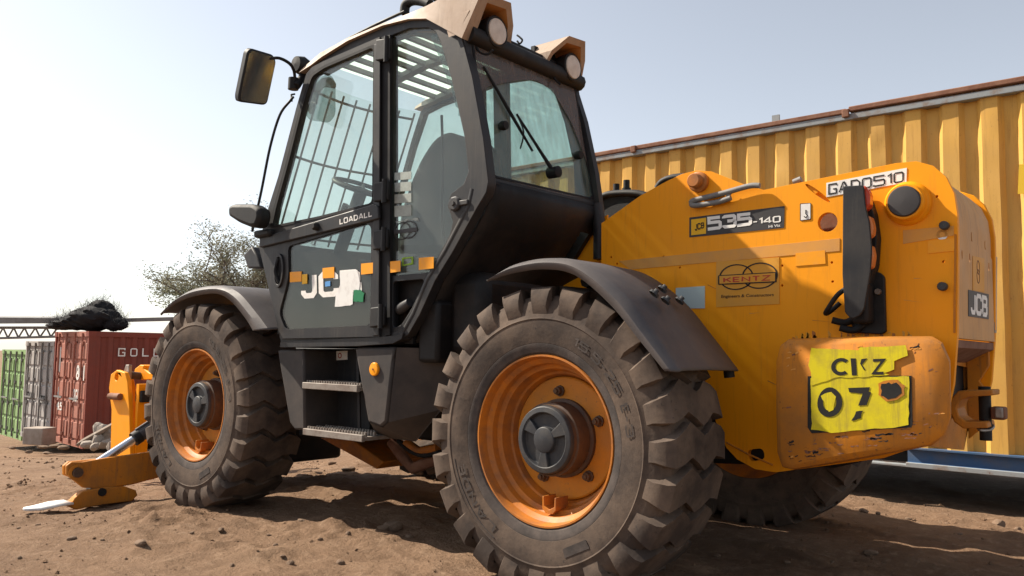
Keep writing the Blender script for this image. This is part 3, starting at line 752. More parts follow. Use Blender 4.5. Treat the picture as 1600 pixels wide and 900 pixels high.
for me_, m_ in ((RIM, 'rim'), (DISC, 'disc'), (HUB, 'hub'), (HUBS, 'hub_side'), (NUT, 'hub_side')): me_.materials.append(M[m_])
v1, f1 = arc_text('15.5-25 E-3', 66, 6, .425, .462, -.2085); T1m = mesh(v1, f1, False)
v2, f2 = arc_text('LANDE', 240, 198, .425, .468, -.2085); T2m = mesh(v2, f2, False)
for t_ in (T1m, T2m): t_.materials.append(M['rubber_mark'])
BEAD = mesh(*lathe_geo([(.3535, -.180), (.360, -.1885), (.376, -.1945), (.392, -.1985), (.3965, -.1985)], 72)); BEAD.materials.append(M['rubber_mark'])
def valve_guard():
    pts = [(-.035, 0), (-.035, .05), (-.028, .05), (-.026, .012), (0, -.002), (.026, .012), (.028, .05), (.035, .05), (.035, 0), (.018, -.018), (-.018, -.018)]
    return pts
def wheel(x, side, spin, z=.60):
    w = empty('wheel', (x, side * .955, z), TH); w.rotation_euler = (0, spin, 0) if side < 0 else (0, spin, math.pi)
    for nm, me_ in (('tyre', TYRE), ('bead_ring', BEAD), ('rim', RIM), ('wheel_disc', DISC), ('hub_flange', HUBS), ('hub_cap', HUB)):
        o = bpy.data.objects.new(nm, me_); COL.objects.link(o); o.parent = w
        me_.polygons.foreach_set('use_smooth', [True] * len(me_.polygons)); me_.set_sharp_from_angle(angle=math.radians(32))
        if nm in ('hub_cap',):
            b = o.modifiers.new('bevel', 'BEVEL'); b.width = .003; b.segments = 2; b.limit_method = 'ANGLE'
    if side < 0:
        for nm, me_ in (('size_lettering', T1m), ('maker_lettering', T2m)):
            o = bpy.data.objects.new(nm, me_); COL.objects.link(o); o.parent = w; o.rotation_euler = (0, -spin, 0)
        ring = [(r * math.cos(math.radians(a)), r * math.sin(math.radians(a))) for a, r in [(a, .480) for a in range(194, 246, 4)] + [(a, .476) for a in range(242, 190, -4)]]
        o = slab('mould_line', ring, lambda a, b: (a, -.2092, b), (0, .004, 0), 'rubber_mark', w); o.rotation_euler = (0, -spin, 0)
        ring = round_poly([(.43 * math.cos(math.radians(a)), .43 * math.sin(math.radians(a))) for a in (288, 304)] + [(.465 * math.cos(math.radians(a)), .465 * math.sin(math.radians(a))) for a in (304, 288)], .004)
        o = slab('mould_line', ring, lambda a, b: (a, -.2088, b), (0, .004, 0), 'rubber_mark', w); o.rotation_euler = (0, -spin, 0)
    for k in range(5):
        a = math.radians(96 - 72 * k); o = bpy.data.objects.new('wheel_nut', NUT); COL.objects.link(o); o.parent = w
        o.location = (.197 * math.cos(a), -.027, .197 * math.sin(a)); o.rotation_euler = (0, -spin, 0)
        if k == 0: NUT.polygons.foreach_set('use_smooth', [False] * len(NUT.polygons))
    o = slab('valve_guard', valve_guard(), lambda a, b: (a, -.125, b), (0, .085, 0), 'rim', w, (), .002)
    o.location = (.0, 0, -.285)
    return w
wheel(0, -1, 0.0); wheel(-2.75, -1, math.radians(8)); wheel(.03, 1, .1); wheel(-2.75, 1, .05)

# ---- chassis, axles, boom
ch = plate_y('chassis_frame', [(1.25, .62), (1.25, .95), (.4, 1.05), (-.6, .98), (-3.1, .98), (-3.45, .85), (-3.45, .5), (-2.2, .42), (-.8, .42), (.1, .45), (.9, .5)], -.33, .37, 'black', TH, (), .02)
for x in (0, -2.75):
    tube('axle', [(x, -.78, .60), (x, -.55, .60), (x, -.3, .58), (x, .3, .58), (x, .55, .60), (x, .78, .60)], [.10, .11, .15, .15, .11, .10], 'black', TH, 14)
tube('drive_shaft', [(-2.6, 0, .5), (-.2, 0, .5)], .05, 'rust', TH)
plate_y('chassis_gusset', [(-2.714,0.334),(-2.396,0.363),(-2.029,0.231),(-2.103,0.178)], -.2, .2, 'rim', TH, (), .006)
tube('axle_arm', [(-1.848,-0.300,0.385), (-1.737,-0.300,0.295), (-1.649,-0.300,0.238), (-1.413,-0.300,0.322)], .035, 'rust', TH, 10)
tube('brake_pipe', smooth_path([(-1.722,-0.360,0.407), (-1.617,-0.360,0.354), (-1.493,-0.360,0.335), (-1.344,-0.360,0.371)]), .014, 'black', TH, 8)
tube('mud_plate', [(-1.668,-0.340,0.394), (-1.554,-0.340,0.350), (-1.391,-0.340,0.387)], .03, 'rim', TH, 8)
box('transmission', (-1.9, -.42, .52), (-.7, .35, .9), 'black', TH, .04)
def boom_prof(x0, z0, h0, x1, z1, h1, y0, y1, name, mat):
    v = [(x0, y0, z0 - h0), (x0, y1, z0 - h0), (x0, y1, z0 + h0), (x0, y0, z0 + h0), (x1, y0, z1 - h1), (x1, y1, z1 - h1), (x1, y1, z1 + h1), (x1, y0, z1 + h1)]
    return obj(name, v, [(0, 1, 2, 3), (7, 6, 5, 4), (0, 4, 5, 1), (1, 5, 6, 2), (2, 6, 7, 3), (3, 7, 4, 0)], mat, TH, 30, .025)
boom_prof(1.15, 1.46, .15, -3.4, 1.02, .17, -.13, .19, 'boom', 'yellow')
boom_prof(-3.4, 1.02, .13, -4.55, .80, .13, -.10, .16, 'boom_extension', 'yellow')
# engine cover on the far side with pipes
plate_y('engine_cover', [(-2.1, .75), (-2.1, 1.25), (-1.9, 1.40), (-.55, 1.52), (-.25, 1.42), (-.15, .8)], .42, 1.08, 'black', TH, (), .04)
plate_y('hose_guard', [(-0.852,1.768),(-0.853,1.908),(-0.742,1.957),(-0.569,1.937),(-0.447,1.900),(-0.359,1.855),(-0.500,1.705)], .40, .62, 'black', TH, (), .02)
for p in ([(-0.795,0.400,1.910), (-0.699,0.400,1.940), (-0.515,0.400,1.927), (-0.404,0.400,1.891), (-0.339,0.400,1.845)], [(-0.381,0.450,1.950), (-0.346,0.450,1.985), (-0.282,0.450,2.000), (-0.198,0.450,1.997)]):
    tube('hose', smooth_path(p), .022, 'black', TH, 8)
for px in ((-0.703,0.500,1.973), (-0.628,0.500,1.988)):
    lathe('hose_fitting', [(.0005, -.03), (.028, -.03), (.028, .0), (.02, .0), (.02, .05), (.0005, .05)], 'black', TH, px, 10, rot=(math.radians(90), 0, 0))

# ---- rear tower side plates
OUT = [(-0.233,1.190),(-0.236,1.618),(-0.150,1.662),(-0.009,1.734),(0.134,1.787),(0.219,1.813),(0.296,1.820),(0.374,1.805),(0.438,1.773),(0.524,1.729),(0.623,1.689),(0.921,1.713),(1.173,1.733),(1.248,1.730),(1.307,1.704),(1.351,1.655),(1.378,1.587),(1.387,1.505),(1.387,1.419),(1.376,1.055),(1.358,0.862),(1.331,0.741),(1.276,0.641),(1.102,0.563),(0.665,0.462),(0.574,0.466),(0.491,0.500),(0.440,0.546),(0.407,0.611),(0.370,0.711),(0.201,0.821),(-0.152,0.808)]
hole = circle(*(0.900,1.520), .041, 20)
slot = circle(*(0.861,1.647), .062, 20, .040); cx_, cz_ = (0.864,1.644)
slot = [(cx_ + (a - cx_) * .75 + (b - cz_) * -.55, cz_ + (b - cz_) * .75 + (a - cx_) * -.55) for a, b in slot]
low = round_poly([(0.536,0.546),(0.609,0.560),(0.620,0.515),(0.550,0.494)], .03)
holes_s = [circle(*q, .0055, 8) for q in [(-0.175,1.440),(-0.141,1.406),(0.123,1.424),(0.209,1.367),(0.703,1.348),(0.702,1.262),(0.915,1.349),(0.917,1.269),(1.318,1.582),(1.335,1.327)]]
side = plate_y('side_plate', OUT, -.36, -.33, 'yellow', TH, [hole, slot, low] + holes_s, .004)
plate_y('side_plate', OUT, .37, .40, 'yellow', TH, (), .004)
tube('lift_tube', [(0.836,-0.350,1.671), (0.816,-0.160,1.658)], .027, 'yellow', TH, 16)
plate_y('inner_plate', [(0.761,1.595),(0.965,1.574),(0.963,1.451),(0.759,1.467)], -.27, -.25, 'rust', TH)
pa = (0.313,1.761)
lathe('pivot_nut', [(.048, .0), (.048, -.022), (.040, -.028), (.0335, -.028), (.0335, -.062), (.028, -.068), (.0005, -.068)], 'rim', TH, (pa[0], -.359, pa[1]), 28)
pb = (1.214,1.565)
boss = lathe('pivot_boss', [(.088, .0), (.086, -.014), (.074, -.026), (.072, -.052), (.067, -.058), (.060, -.058)], 'yellow', TH, (pb[0], -.358, pb[1]), 40)
o = lathe('pivot_cap', [(.0605, -.05), (.0605, -.062), (.056, -.068), (.03, -.071), (.0005, -.072)], 'decal_grey', boss, (0, 0, 0), 32)
for q in [(1.344,1.464),(1.332,1.231)]:
    lathe('bolt', [(.017, 0), (.017, -.026), (.013, -.030), (.0005, -.030)], 'hub', TH, (q[0], -.359, q[1]), 12)
lathe('washer', [(.020, 0), (.020, -.003), (.010, -.003)], 'white', TH, ((1.333,1.431)[0], -.3595, (1.333,1.431)[1]), 14)
plate_y('inner_side_plate', [(-0.719,1.214),(-0.705,1.496),(-0.590,1.615),(-0.504,1.643),(-0.345,1.703),(-0.341,1.205)], -.14, -.131, 'yellow', TH)
# cross members and rear closing plates between the side plates
arc = [(1.172,1.712),(1.243,1.710),(1.300,1.682),(1.340,1.637),(1.365,1.574),(1.372,1.494),(1.372,1.415)]
poly = arc + [(a - .03, b - .03) for a, b in arc[::-1]]
plate_y('boom_cover', poly, -.325, .365, 'yellow_tan', TH, (), .003)
plate_x('cover_slot', [(-0.258,1.579),(-0.215,1.570),(-0.210,1.519),(-0.257,1.500)], 1.335, 1.36, 'black', TH)
xr = OUT[18][0] - .012
rp = plate_x('rear_panel', [(-.328, 1.035), (.368, 1.035), (.368, 1.40), (.30, 1.425), (-.328, 1.448)], xr - .03, xr, 'yellow_tan', TH,
             [circle(*q, .010, 8, .020) for q in [(-0.038,1.458),(0.233,1.454),(-0.099,1.365),(0.289,1.363),(-0.237,1.364)]], .004)
plate_y('shade_toned_shelf', [(xr - .005, 1.03), (xr - .005, 1.0), (xr - .13, .93), (xr - .13, .96)], -.328, .368, 'rust', TH)  # rust tone stands in for the shaded red underside
plate_x('rear_bumper_plate', [(-.328, .62), (.25, .56), (.36, .70), (.368, .955), (-.328, .955)], xr - .14, xr - .11, 'yellow_worn_shaded', TH, [round_poly([(0.495,0.916),(0.636,0.924),(0.685,0.862),(0.515,0.859)], .004)], .006)
plate_y('tail_gusset', [(xr - .02, 1.0), (xr - .11, .95), (xr - .11, .60), (xr - .05, .66), (xr - .035, .82), (xr - .06, .86), (xr - .02, .93)], .34, .368, 'yellow_worn_shaded', TH, (), .004)
# hitch clevis, pin and socket
clev = plate_y('hitch_clevis', [(1.458,0.841),(1.458,0.819),(1.375,0.810),(1.348,0.796),(1.333,0.765),(1.342,0.730),(1.364,0.714),(1.435,0.719),(1.439,0.694),(1.354,0.686),(1.323,0.709),(1.306,0.754),(1.314,0.802),(1.340,0.832)], -.20, -.05, 'yellow_worn_shaded', TH, (), .005)
q = (1.417,0.770)
tube('hitch_pin', [(q[0], -.12, q[1] - .13), (q[0], -.12, q[1] + .08)], .022, 'black', clev, 14)
tube('pin_ring', smooth_path([(1.392,-0.130,0.689), (1.404,-0.150,0.681), (1.432,-0.130,0.682), (1.442,-0.110,0.696), (1.423,-0.090,0.704)]), .006, 'steel', clev, 6)
box('pin_block', ((1.440,0.731)[0], -.15, (1.440,0.724)[1]), ((1.490,0.734)[0], -.09, (1.441,0.774)[1]), 'rust', clev, .008)
box('socket', ((1.458,0.762)[0], -.17, (1.458,0.732)[1]), ((1.484,0.764)[0], -.12, (1.459,0.772)[1]), 'steel', clev, .004)

# ---- counterweight
FACE = [(0.840,0.997),(1.093,1.006),(1.309,1.007),(1.350,0.984),(1.376,0.926),(1.374,0.757),(1.352,0.706),(1.306,0.672),(1.074,0.604),(0.854,0.540),(0.814,0.546),(0.796,0.597),(0.793,0.746),(0.795,0.918),(0.811,0.974)]
cxm = sum(p[0] for p in FACE) / len(FACE); czm = sum(p[1] for p in FACE) / len(FACE)
def grow(d, extra=0, right=0, dz=0):
    out = []
    for x, z in FACE:
        u, w = x - cxm, z - czm
        e = extra if u < -.33 else 0
        out.append((x + d * (1 if u > 0 else -1) * min(1, abs(u) / .25) - e + right * max(0, u / .41) ** 2, z + d * (1 if w > 0 else -1) * min(1, abs(w) / .15)))
    return out
L0, L1, L2, L3 = FACE, grow(.022), grow(.030, .02, -.02), grow(.032, .125, -.13)
V = []; n = len(FACE)
for pts, y in ((L0, -.62), (L1, -.605), (L2, -.57), (L3, -.35)): V += [(x, y, z) for x, z in pts]
Fq = [tuple(range(n))] + [(i + k * n, (i + 1) % n + k * n, (i + 1) % n + (k + 1) * n, i + (k + 1) * n) for k in range(3) for i in range(n)] + [tuple(range(3 * n, 4 * n))]
cw = obj('counterweight', V, Fq, 'yellow_worn_shaded', TH, 50, .006)
lathe('lifting_hole', [(.022, .004), (.022, -.003), (.0005, -.0025)], 'black', cw, ((0.737,0.853)[0] + .02, -.49, (0.737,0.853)[1]), 14, rot=(0, 0, math.radians(-65)))
NP = -.6205
plate_y('number_plate', [(0.905,0.881),(1.278,0.894),(1.278,0.724),(1.274,0.710),(0.917,0.663),(0.902,0.684)], NP, NP - .003, 'ink', cw)
plate_y('number_plate_face', ragged([(0.918,0.876),(1.270,0.892),(1.266,0.719),(1.212,0.706),(1.089,0.688),(0.995,0.669),(0.918,0.678)], .0022, .02, 4), NP - .0032, NP - .0050, 'number', cw)
plate_y('torn_sticker', ragged([(0.921,0.990),(1.001,0.986),(1.095,0.984),(1.102,0.994),(1.262,1.002),(1.268,0.965),(1.224,0.946),(1.221,0.916),(1.184,0.901),(1.206,0.895),(1.070,0.881),(1.011,0.879),(0.921,0.844),(0.919,0.896),(0.910,0.925)], .0020, .018, 6), NP - .0052, NP - .0068, 'number', cw)
NY = -.6285
block_y('plate_lettering', 'c', [(0.996,0.886),(1.061,0.890),(1.060,0.955),(0.998,0.952)], NY, 'ink', cw, .24)
plate_y('plate_lettering', [(1.069,0.953),(1.088,0.953),(1.091,0.891),(1.073,0.889)], NY, NY + .0005, 'ink', cw)
plate_y('plate_lettering', [(1.108,0.951),(1.129,0.954),(1.117,0.939),(1.110,0.930),(1.121,0.913),(1.117,0.909),(1.103,0.934)], NY, NY + .0005, 'ink', cw)
block_y('plate_lettering', 'Z', [(1.141,0.894),(1.191,0.896),(1.196,0.955),(1.140,0.951)], NY, 'ink', cw, .22)
block_y('plate_digit', 'o', [(0.939,0.723),(1.039,0.737),(1.032,0.846),(0.945,0.838)], -.6272, 'ink', cw, .26)
plate_y('plate_digit', [(1.058,0.842),(1.136,0.848),(1.131,0.831),(1.140,0.829),(1.123,0.782),(1.093,0.778),(1.110,0.823),(1.062,0.826)], -.6272, -.6267, 'ink', cw)
plate_y('plate_digit', ragged([(1.086,0.756),(1.111,0.762),(1.100,0.733),(1.067,0.719)], .002, .01, 3), -.6272, -.6267, 'ink', cw)
plate_y('torn_patch', ragged([(0.974,0.815),(0.998,0.826),(1.010,0.809),(1.005,0.759),(0.988,0.750),(0.976,0.771),(0.957,0.807)], .003, .012, 8), -.6278, -.6273, 'number', cw)
plate_y('torn_hole', ragged([(1.177,0.861),(1.206,0.869),(1.212,0.860),(1.227,0.868),(1.246,0.850),(1.248,0.829),(1.228,0.812),(1.196,0.809),(1.174,0.821)], .003, .012, 12), -.6291, -.6285, 'black', cw)
plate_y('hole_rim', ragged([(1.168,0.861),(1.195,0.876),(1.234,0.877),(1.255,0.859),(1.254,0.827),(1.232,0.806),(1.191,0.799),(1.165,0.819)], .003, .012, 14), -.6284, -.6274, 'yellow_worn_shaded', cw)
rs = random.Random(2)
for i in range(60):    # scrapes along the lower edge
    px, pz = FACE[9][0] + rs.uniform(.02, .62), 0
    t = (px - FACE[9][0]) / (FACE[7][0] - FACE[9][0]); pz = FACE[9][1] + (FACE[7][1] - FACE[9][1]) * t + rs.uniform(.006, .075)
    w = rs.uniform(.008, .05); h = rs.uniform(.0015, .006)
    if FACE[9][0] + .02 < px and px + w < FACE[7][0]:
        plate_y('paint_scrape', ragged([(px, pz), (px + w, pz + h * 1.2), (px + w, pz + h * 2.2), (px, pz + h)], .003, .008, i), -.6208, -.6195, 'rust' if i % 3 else 'black', cw)

# ---- light cluster and its guard
GY = -.50
guard = plate_y('light_guard', round_poly([(1.010,1.636),(1.088,1.631),(1.094,1.547),(1.107,1.488),(1.115,1.384),(1.108,1.287),(1.082,1.144),(1.065,1.119),(1.041,1.107),(1.026,1.113),(1.009,1.133),(1.002,1.280)], .008), GY, GY + .012, 'cab', TH, (), .003)
plate_y('guard_side', [(1.007,1.638),(1.014,1.637),(1.006,1.134),(1.001,1.281)], GY + .012, GY + .11, 'cab', guard)
plate_y('light_housing', round_poly([(1.000,1.630),(1.078,1.621),(1.105,1.527),(1.115,1.431),(1.106,1.321),(1.075,1.221),(1.008,1.184)], .01), -.435, -.37, 'black', TH, (), .008)
for pts, m_ in (([(1.054,1.637),(1.093,1.630),(1.107,1.595),(1.106,1.552),(1.091,1.533),(1.053,1.542)], 'red_lens'), ([(1.067,1.517),(1.108,1.508),(1.117,1.467),(1.114,1.434),(1.094,1.420),(1.065,1.428)], 'orange_lens'), ([(1.065,1.402),(1.110,1.394),(1.117,1.353),(1.109,1.308),(1.094,1.301),(1.063,1.311)], 'orange_lens')):
    plate_y('lamp_lens', round_poly(pts, .010), -.485, -.436, m_, TH, (), .010)
plate_y('bracket_plate', round_poly([(0.998,1.290),(1.102,1.300),(1.126,1.279),(1.127,1.060),(1.112,1.050),(1.007,1.056),(0.990,1.108)], .012), -.385, -.362, 'black', TH, (), .004)
box('bracket_arm', ((1.021,1.229)[0], -.47, (1.013,1.090)[1]), ((1.088,1.226)[0], -.38, (1.016,1.254)[1]), 'black', TH, .015)
tube('wiring', smooth_path([(0.998,-0.460,1.227), (0.967,-0.460,1.203), (0.924,-0.440,1.153), (0.907,-0.420,1.134), (0.921,-0.400,1.145), (0.951,-0.380,1.177)]), .010, 'black', TH, 8)
for q in ((0.932,-0.420,1.107), (0.962,-0.420,1.076)):
    tube('wiring', smooth_path([q, (q[0] + .05, q[1] + .02, q[2] - .01), (q[0] + .09, q[1] + .04, q[2] + .02)]), .014, 'black', TH, 8)
lathe('bracket_bolt', [(.012, 0), (.012, -.02), (.0005, -.02)], 'steel', TH, ((1.105,1.218)[0], -.384, (1.105,1.218)[1]), 8)
# grab loop on top of the side plate
tube('grab_rail', smooth_path([(0.616,-0.385,1.705),(0.565,-0.385,1.709),(0.443,-0.385,1.691),(0.299,-0.385,1.674),(0.286,-0.385,1.664),(0.299,-0.385,1.650),(0.412,-0.385,1.653),(0.480,-0.385,1.666)]), .0125, 'grey_metal', TH, 10)
tube('rail_strut', [(0.453,-0.380,1.661), (0.481,-0.380,1.699)], .009, 'grey_metal', TH, 8)
tube('pipe_end', [(0.735,-0.300,1.719), (0.769,-0.300,1.729)], .014, 'grey_metal', TH, 10)
box('clip', ((0.451,1.675)[0], -.345, (0.451,1.675)[1] - .02), ((0.550,1.676)[0], -.335, (0.451,1.687)[1] + .012), 'grey_metal', TH, .004)

# ---- decals on the side plate
D0, D1 = -.3625, -.3592
def decal(name, pts, mat, lift=0, parent=side): return plate_y(name, pts, D0 - lift, D1, mat, parent)
def dtext(s, pts, mat, lift=.0015, bold=.0, space=1.0, parent=side, name='lettering'): return text_y(name, s, pts, D0 - lift, mat, parent, bold, space)
decal('model_sticker', round_poly([(0.260,1.506),(0.714,1.512),(0.718,1.607),(0.261,1.600)], .004), 'decal_grey')
decal('logo_patch', [(0.271,1.515),(0.346,1.517),(0.347,1.591),(0.271,1.589)], 'logo_yellow', .0012)
block_y('lettering', 'JCB', [(0.292,1.533),(0.338,1.544),(0.338,1.571),(0.286,1.567)], D0 - .003, 'ink', side, .24, .12)
block_y('lettering', '535', [(0.356,1.529),(0.570,1.536),(0.570,1.595),(0.353,1.594)], D0 - .0015, 'white', side, .30, .04)
block_y('lettering', '-140', [(0.576,1.538),(0.701,1.538),(0.701,1.569),(0.576,1.567)], D0 - .0015, 'white', side, .22, .10)
dtext('Hi Viz', [(0.646,1.517),(0.698,1.519),(0.698,1.530),(0.646,1.529)], 'white', .0015, .01)
decal('fleet_number', [(0.897,1.626),(1.210,1.650),(1.213,1.708),(0.898,1.686)], 'white')
block_y('lettering', 'GAD0510', [(0.905,1.634),(1.201,1.653),(1.202,1.698),(0.906,1.682)], D0 - .0015, 'ink', side, .15, .16)
decal('hook_sticker', round_poly([(0.784,1.536),(0.831,1.537),(0.832,1.608),(0.785,1.611)], .004), 'ink')
decal('hook_sticker_face', round_poly([(0.788,1.538),(0.829,1.540),(0.830,1.606),(0.789,1.607)], .003), 'white', .001)
tube('hook_mark', [(x, -.3645, z) for x, z in [(0.811,1.580),(0.810,1.564),(0.817,1.555),(0.810,1.547),(0.803,1.553)]], .0022, 'ink', side, 6)
decal('faded_strip', [(-0.061,1.372),(0.948,1.395),(0.949,1.448),(-0.128,1.418)], 'tan_tape')
decal('faded_strip', [(1.193,1.406),(1.373,1.425),(1.374,1.462),(1.194,1.460)], 'tan_tape')
decal('tape_patch', [(0.763,1.342),(0.890,1.345),(0.888,1.402),(0.764,1.397)], 'tape', .0008)
decal('tape_patch', [(1.282,1.362),(1.376,1.366),(1.377,1.414),(1.283,1.412)], 'tape', .0008)
decal('logo_panel', [(0.395,1.175),(0.691,1.182),(0.691,1.385),(0.397,1.383)], 'kentz', .0008)
kx = [(0.493,1.308), (0.547,1.308), (0.603,1.309)]
for k, (cx, cz) in enumerate(kx):
    e = circle(cx, cz, .088 if k == 1 else .082, 36, .058); i_ = circle(cx, cz, .082 if k == 1 else .076, 36, .053)
    if k != 1: plate_y('logo_ring', e, -.3655, -.3630, 'ink', side, [i_])
plate_y('logo_banner', round_poly([(0.407,1.277),(0.679,1.276),(0.680,1.321),(0.407,1.320)], .004), -.3668, -.363, 'ink', side)
plate_y('logo_banner_face', [(0.414,1.281),(0.674,1.281),(0.674,1.317),(0.414,1.316)], -.3678, -.3669, 'kentz', side)
block_y('lettering', 'KENTZ', [(0.433,1.283),(0.657,1.283),(0.658,1.311),(0.433,1.310)], D0 - .0062, 'red', side, .22, .14)
dtext('Engineers & Constructors', [(0.421,1.212),(0.666,1.213),(0.667,1.230),(0.422,1.230)], 'ink', .0025, .01)
decal('blank_label', [(0.190,1.174),(0.338,1.171),(0.339,1.274),(0.190,1.271)], 'silver', .0008)
# decals on the rear panel
def rquad(pts): return [(xr + .0035, y, z) for y, z in pts]
plate_x('rear_sticker', [(-0.165,1.126),(0.239,1.130),(0.256,1.240),(-0.152,1.232)], xr + .0005, xr + .0025, 'decal_grey', rp)
block_quad('lettering', 'JCB', *rquad([(-0.128,1.136),(0.202,1.137),(0.216,1.229),(-0.116,1.226)]), 'white', rp, .26, .06)
plate_x('rear_logo', [(-0.068,1.235),(0.161,1.242),(0.183,1.390),(-0.049,1.378)], xr + .0005, xr + .0022, 'kentz', rp)
for q, r in (((0.047,1.339), .030), ((0.041,1.301), .030)):
    plate_x('logo_ring', circle(*q, .028, 24, .030), xr + .0024, xr + .0034, 'rust', rp, [circle(*q, .024, 24, .026)])
plate_x('reflective_tape', [(0.433,1.426),(0.478,1.425),(0.406,1.076),(0.361,1.075)], xr + .0005, xr + .002, 'steel', rp)

# ---- fenders
def fender(name, near, crest, y0, y1, mat, far_shift=(0, 0)):
    A = smooth_path([(x, 0, z) for x, z in near], 7); B = smooth_path([(x, 0, z) for x, z in crest], 7)
    V, Fq = [], []; n = len(A)
    for a, b in zip(A, B):
        nb = (a - b)
        row = [(a.x, y0 - .004, a.z), ((a.x * .4 + b.x * .6), y0 - .008, (a.z * .4 + b.z * .6)), (b.x, y0 + .012, b.z), (b.x, y0 + .05, b.z + .004),
               (b.x + far_shift[0] * .5, (y0 + y1) / 2, b.z + .006 + far_shift[1] * .5), (b.x + far_shift[0], y1, b.z + far_shift[1])]
        V += row
    m = 6
    for i in range(n - 1):
        for k in range(m - 1): Fq.append((i * m + k, i * m + k + 1, (i + 1) * m + k + 1, (i + 1) * m + k))
    o = obj(name, V, Fq, mat, TH, 40, fix=False)
    s = o.modifiers.new('thickness', 'SOLIDIFY'); s.thickness = .007; s.offset = 0
    return o
NR = [(-0.276,1.260),(-0.142,1.287),(0.029,1.297),(0.190,1.265),(0.357,1.144),(0.485,1.010),(0.592,0.897)]
CR = [(-0.277,1.269),(-0.140,1.323),(0.041,1.340),(0.202,1.308),(0.385,1.185),(0.522,1.033),(0.636,0.895)]
rf = fender('rear_fender', NR, CR, -1.17, -.66, 'fender')
for x, y, z in ([(0.433,-0.980,1.195)][0], [(0.402,-0.860,1.222)][0], [(0.462,-0.940,1.169)][0], [(0.448,-0.800,1.177)][0]):
    v_, f_ = lathe_geo([(.022, -.004), (.020, .006), (.010, .008), (.010, .020), (.0005, .022)], 10)
    o = obj('fender_bolt', v_, f_, 'hub', rf, 30); o.location = (x, y, z); o.rotation_euler = (math.radians(90), 0, 0); o.rotation_euler = (math.radians(60), math.radians(30), 0)
tube('fender_bump', [(0.584,-0.640,0.903), (0.589,-0.640,0.866)], .022, 'black', rf, 10)
tube('fender_bracket', [(.05, -.9, 1.27), (.05, -.36, 1.2)], .03, 'black', TH, 8)
NF = [(-3.157,1.164),(-2.970,1.239),(-2.741,1.277),(-2.478,1.284),(-2.318,1.236),(-2.153,1.131),(-2.068,1.057)]
CF = [(-3.160,1.181),(-2.975,1.272),(-2.747,1.324),(-2.469,1.329),(-2.267,1.281),(-2.084,1.167),(-1.942,1.063)]
ff = fender('front_fender', NF, CF, -1.17, -.62, 'fender')

# ---- grime, scratches and weld beads on the side plate and counterweight
rs = random.Random(31)
X0_, Z0_ = (0.739,1.030); X1_, Z1_ = (1.206,1.038)
for i in range(26):
    t = rs.random(); x = X0_ + (X1_ - X0_) * t; z = Z0_ + (Z1_ - Z0_) * t + rs.uniform(-.002, .020); h = rs.uniform(.004, .022); w = rs.uniform(.004, .016)
    plate_y('grime_smear', ragged([(x, z - h), (x + w, z - h * .8), (x + w, z + h * .5), (x, z + h)], .002, .008, i), -.3614, -.3595, 'kentz' if i % 3 else 'rim', side)
for i in range(22):
    x = rs.uniform(.05, 1.30); z = rs.uniform(.75, 1.50); a = rs.uniform(-.5, .3); l = rs.uniform(.02, .09); w = rs.uniform(.0008, .0020)
    d = Vector((math.cos(a), math.sin(a))); n_ = Vector((-d.y, d.x)) * w
    p0 = Vector((x, z)); p1 = p0 + d * l
    plate_y('paint_scratch', [tuple(p0 - n_), tuple(p1), tuple(p0 + n_)], -.3612, -.3598, 'tan_tape' if i % 2 else 'rim', side)
wb = (0.440,0.551), (0.654,0.472)
tube('weld_bead', [(wb[0][0], -.362, wb[0][1] + .02), ((wb[0][0] + wb[1][0]) / 2, -.362, (wb[0][1] + wb[1][1]) / 2 + .015), (wb[1][0], -.362, wb[1][1] + .02)], .004, 'yellow_worn_shaded', side, 6)
tube('weld_bead', [(x, -.362, z) for x, z in [(1.379,1.429),(1.373,1.249),(1.366,1.055)]], .004, 'yellow_worn_shaded', side, 6)
for i in range(40):
    f0 = FACE[rs.randrange(len(FACE))]; x = f0[0] + (cxm - f0[0]) * rs.uniform(.03, .16); z = f0[1] + (czm - f0[1]) * rs.uniform(.03, .16)
    w = rs.uniform(.003, .022); h = rs.uniform(.0012, .006)
    plate_y('paint_scrape', ragged([(x, z), (x + w, z + h), (x + w * .9, z + h * 2), (x, z + h)], .0018, .006, i + 70), -.6208, -.6195, ('rust', 'black', 'tan_tape')[i % 3], cw)

# ------------------------------------------------------------------ cab
C = -1.08
SIDE = [(-1.918,0.964),(-2.195,1.559),(-2.188,1.612),(-2.102,1.811),(-1.993,2.026),(-1.873,2.340),(-1.792,2.520),(-1.739,2.561),(-1.640,2.591),(-1.405,2.624),(-1.117,2.637),(-0.921,2.621),(-0.791,2.591),(-0.691,2.549),(-0.611,2.497),(-0.550,2.435),(-0.479,2.237),(-0.403,1.935),(-0.367,1.729),(-0.378,1.680),(-0.435,1.612),(-0.584,1.419),(-0.695,1.292),(-0.795,1.132),(-0.873,1.034),(-0.954,1.003),(-1.247,0.986)]
H1 = [(-1.947,1.018),(-2.157,1.549),(-2.120,1.683),(-1.983,1.972),(-1.858,2.292),(-1.754,2.509),(-1.620,2.535),(-1.155,2.574),(-1.089,1.025)]
H2 = [(-1.065,2.577),(-0.920,2.581),(-0.789,2.552),(-0.730,2.514),(-0.697,2.458),(-0.613,2.249),(-0.521,1.954),(-0.492,1.789),(-0.523,1.733),(-0.605,1.697),(-0.625,1.641),(-0.585,1.567),(-0.604,1.505),(-0.748,1.319),(-0.867,1.143),(-0.956,1.053),(-1.003,1.041)]
fr = plate_y('cab_side_frame', SIDE, C, C + .055, 'cab', TH, [H1, H2], .008)
